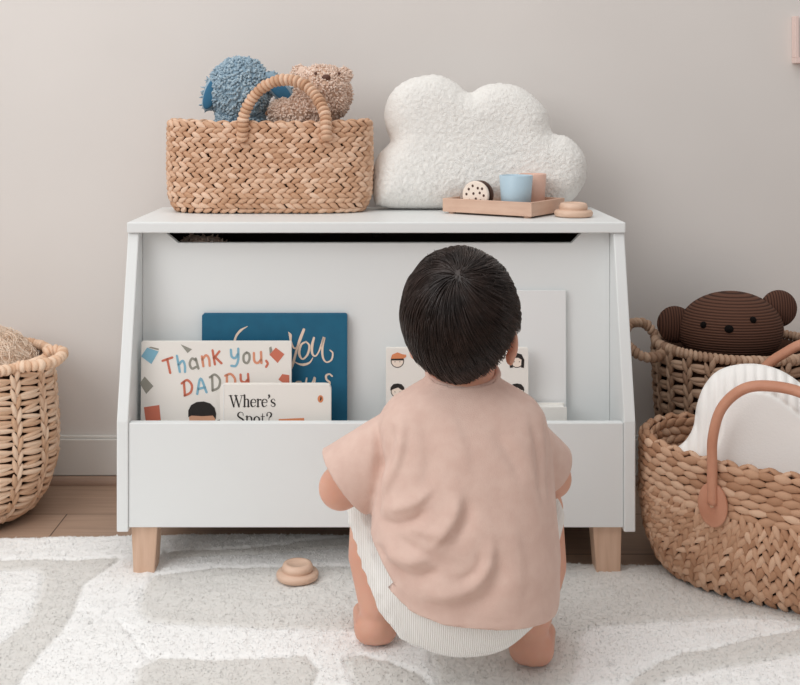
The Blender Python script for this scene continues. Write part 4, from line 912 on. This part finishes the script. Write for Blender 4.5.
zb0 = np.interp(V[:, 0], [-.03, -.006, .012, .04, .08, .14, .206, .25], [.215, .205, .170, .150, .140, .135, .131, .131])
Wc += -.0010*np.exp(-((V[:, 2]-zb0-.011)/.0014)**2)
V = V+N*((W_+Wc)*back)[:, None]+N*(sines(V, 31, 40, 3)*.0016)[:, None]
# blouse out towards the hem at the back
def zh(V):
    zb_ = np.interp(V[:, 0], [-.03, -.006, .012, .04, .08, .14, .206, .25], [.215, .205, .170, .150, .140, .135, .131, .131]); zf_ = .155
    f = np.clip((V[:, 1]-1.46)/.06, 0, 1); return zb_*(1-f)+np.maximum(zf_, zb_)*f
cen = lambda f: V[list(f)].mean(0)
sleeveL = lambda p: p[0] < .035; keep = []
dL = (V-cl)@dl; dR = (V-cr)@dr; nk = V[:, 2]-(.413+.25*(V[:, 1]-1.43)); hm = V[:, 2]-zh(V)
inL = (V[:, 0] < .01) & (V[:, 2] > .2); inR = (V[:, 0] > .205) & (V[:, 2] > .2)
bad = (hm < 0) & ~((inL | inR) & (V[:, 2] > .225)) | (nk > 0) | ((dL > 0) & (V[:, 0] < .02) & (V[:, 2] > .17)) | ((dR > 0) & (V[:, 0] > .215) & (V[:, 2] > .17) & (V[:, 1] > 1.47))
Fk = [f for f in Fc if not all(bad[i] for i in f)]
for i in sorted({i for f in Fk for i in f if bad[i]}):       # lay the cut edge exactly on hem, cuff and neckline
    if nk[i] > 0: V[i, 2] -= nk[i]
    elif dL[i] > 0 and V[i, 0] < .02 and V[i, 2] > .17 and dL[i] < .01: V[i] -= dl*dL[i]
    elif dR[i] > 0 and V[i, 0] > .2 and V[i, 2] > .17 and dR[i] < .01: V[i] -= dr*dR[i]
    elif hm[i] < 0: V[i, 2] -= hm[i]
used = sorted({i for f in Fk for i in f}); mp_ = {a: b for b, a in enumerate(used)}
mb = MB(); mb.add(V[used], [tuple(mp_[i] for i in f) for f in Fk]); sh = PK(mb, 't_shirt', M['shirt'])
so = sh.modifiers.new('solid', 'SOLIDIFY'); so.thickness = .0022; so.offset = 0
mb = MB(); ang = np.linspace(0, 2*PI, 40); tube(mb, [np.array((.1115+.0468*math.cos(a), 1.467+.0438*math.sin(a), .4105+.25*(1.467+.0445*math.sin(a)-1.43))) for a in ang], .0045, 8, False); child(mb, 'neck_band', M['shirt'], sh, ROOT)

# ------------------------------------------------------------------ light, camera
def area(name, loc, target, sx, sy, power, col):
    l = bpy.data.lights.new(name, 'AREA'); l.shape = 'RECTANGLE'; l.size = sx; l.size_y = sy; l.energy = power; l.color = col
    o = bpy.data.objects.new(name, l); COL.objects.link(o); o.location = loc; o.rotation_euler = (Vector(target)-Vector(loc)).to_track_quat('-Z', 'Y').to_euler(); return o
area('window_light', (-1.95, -.3, 1.9), (.0, 1.95, .25), 1.9, 1.8, 46, (1, 1, 1))
area('ceiling_bounce_fill', (-.5, 1.0, 2.75), (-.4, 1.6, 0), 2.6, 2.2, 34, (1, .995, .98))  # added fill standing in for light bounced off the ceiling, lifts the rug
w = bpy.data.worlds.new('World'); S.world = w; w.use_nodes = True; w.node_tree.nodes['Background'].inputs[0].default_value = (*lin((247, 244, 242)), 1); w.node_tree.nodes['Background'].inputs[1].default_value = .60
cam = bpy.data.cameras.new('Camera'); co = bpy.data.objects.new('Camera', cam); COL.objects.link(co); co.location = (0, 0, H); co.rotation_euler = (PI/2, 0, 0)
cam.sensor_width = 36; cam.lens = F/800*36; cam.shift_x = 20/800; cam.shift_y = -229.5/800; cam.clip_start = .05; S.camera = co
S.view_settings.view_transform = 'Standard'; S.view_settings.look = 'None'; S.view_settings.exposure = -.34; S.view_settings.gamma = 1; S.view_settings.use_curve_mapping = False
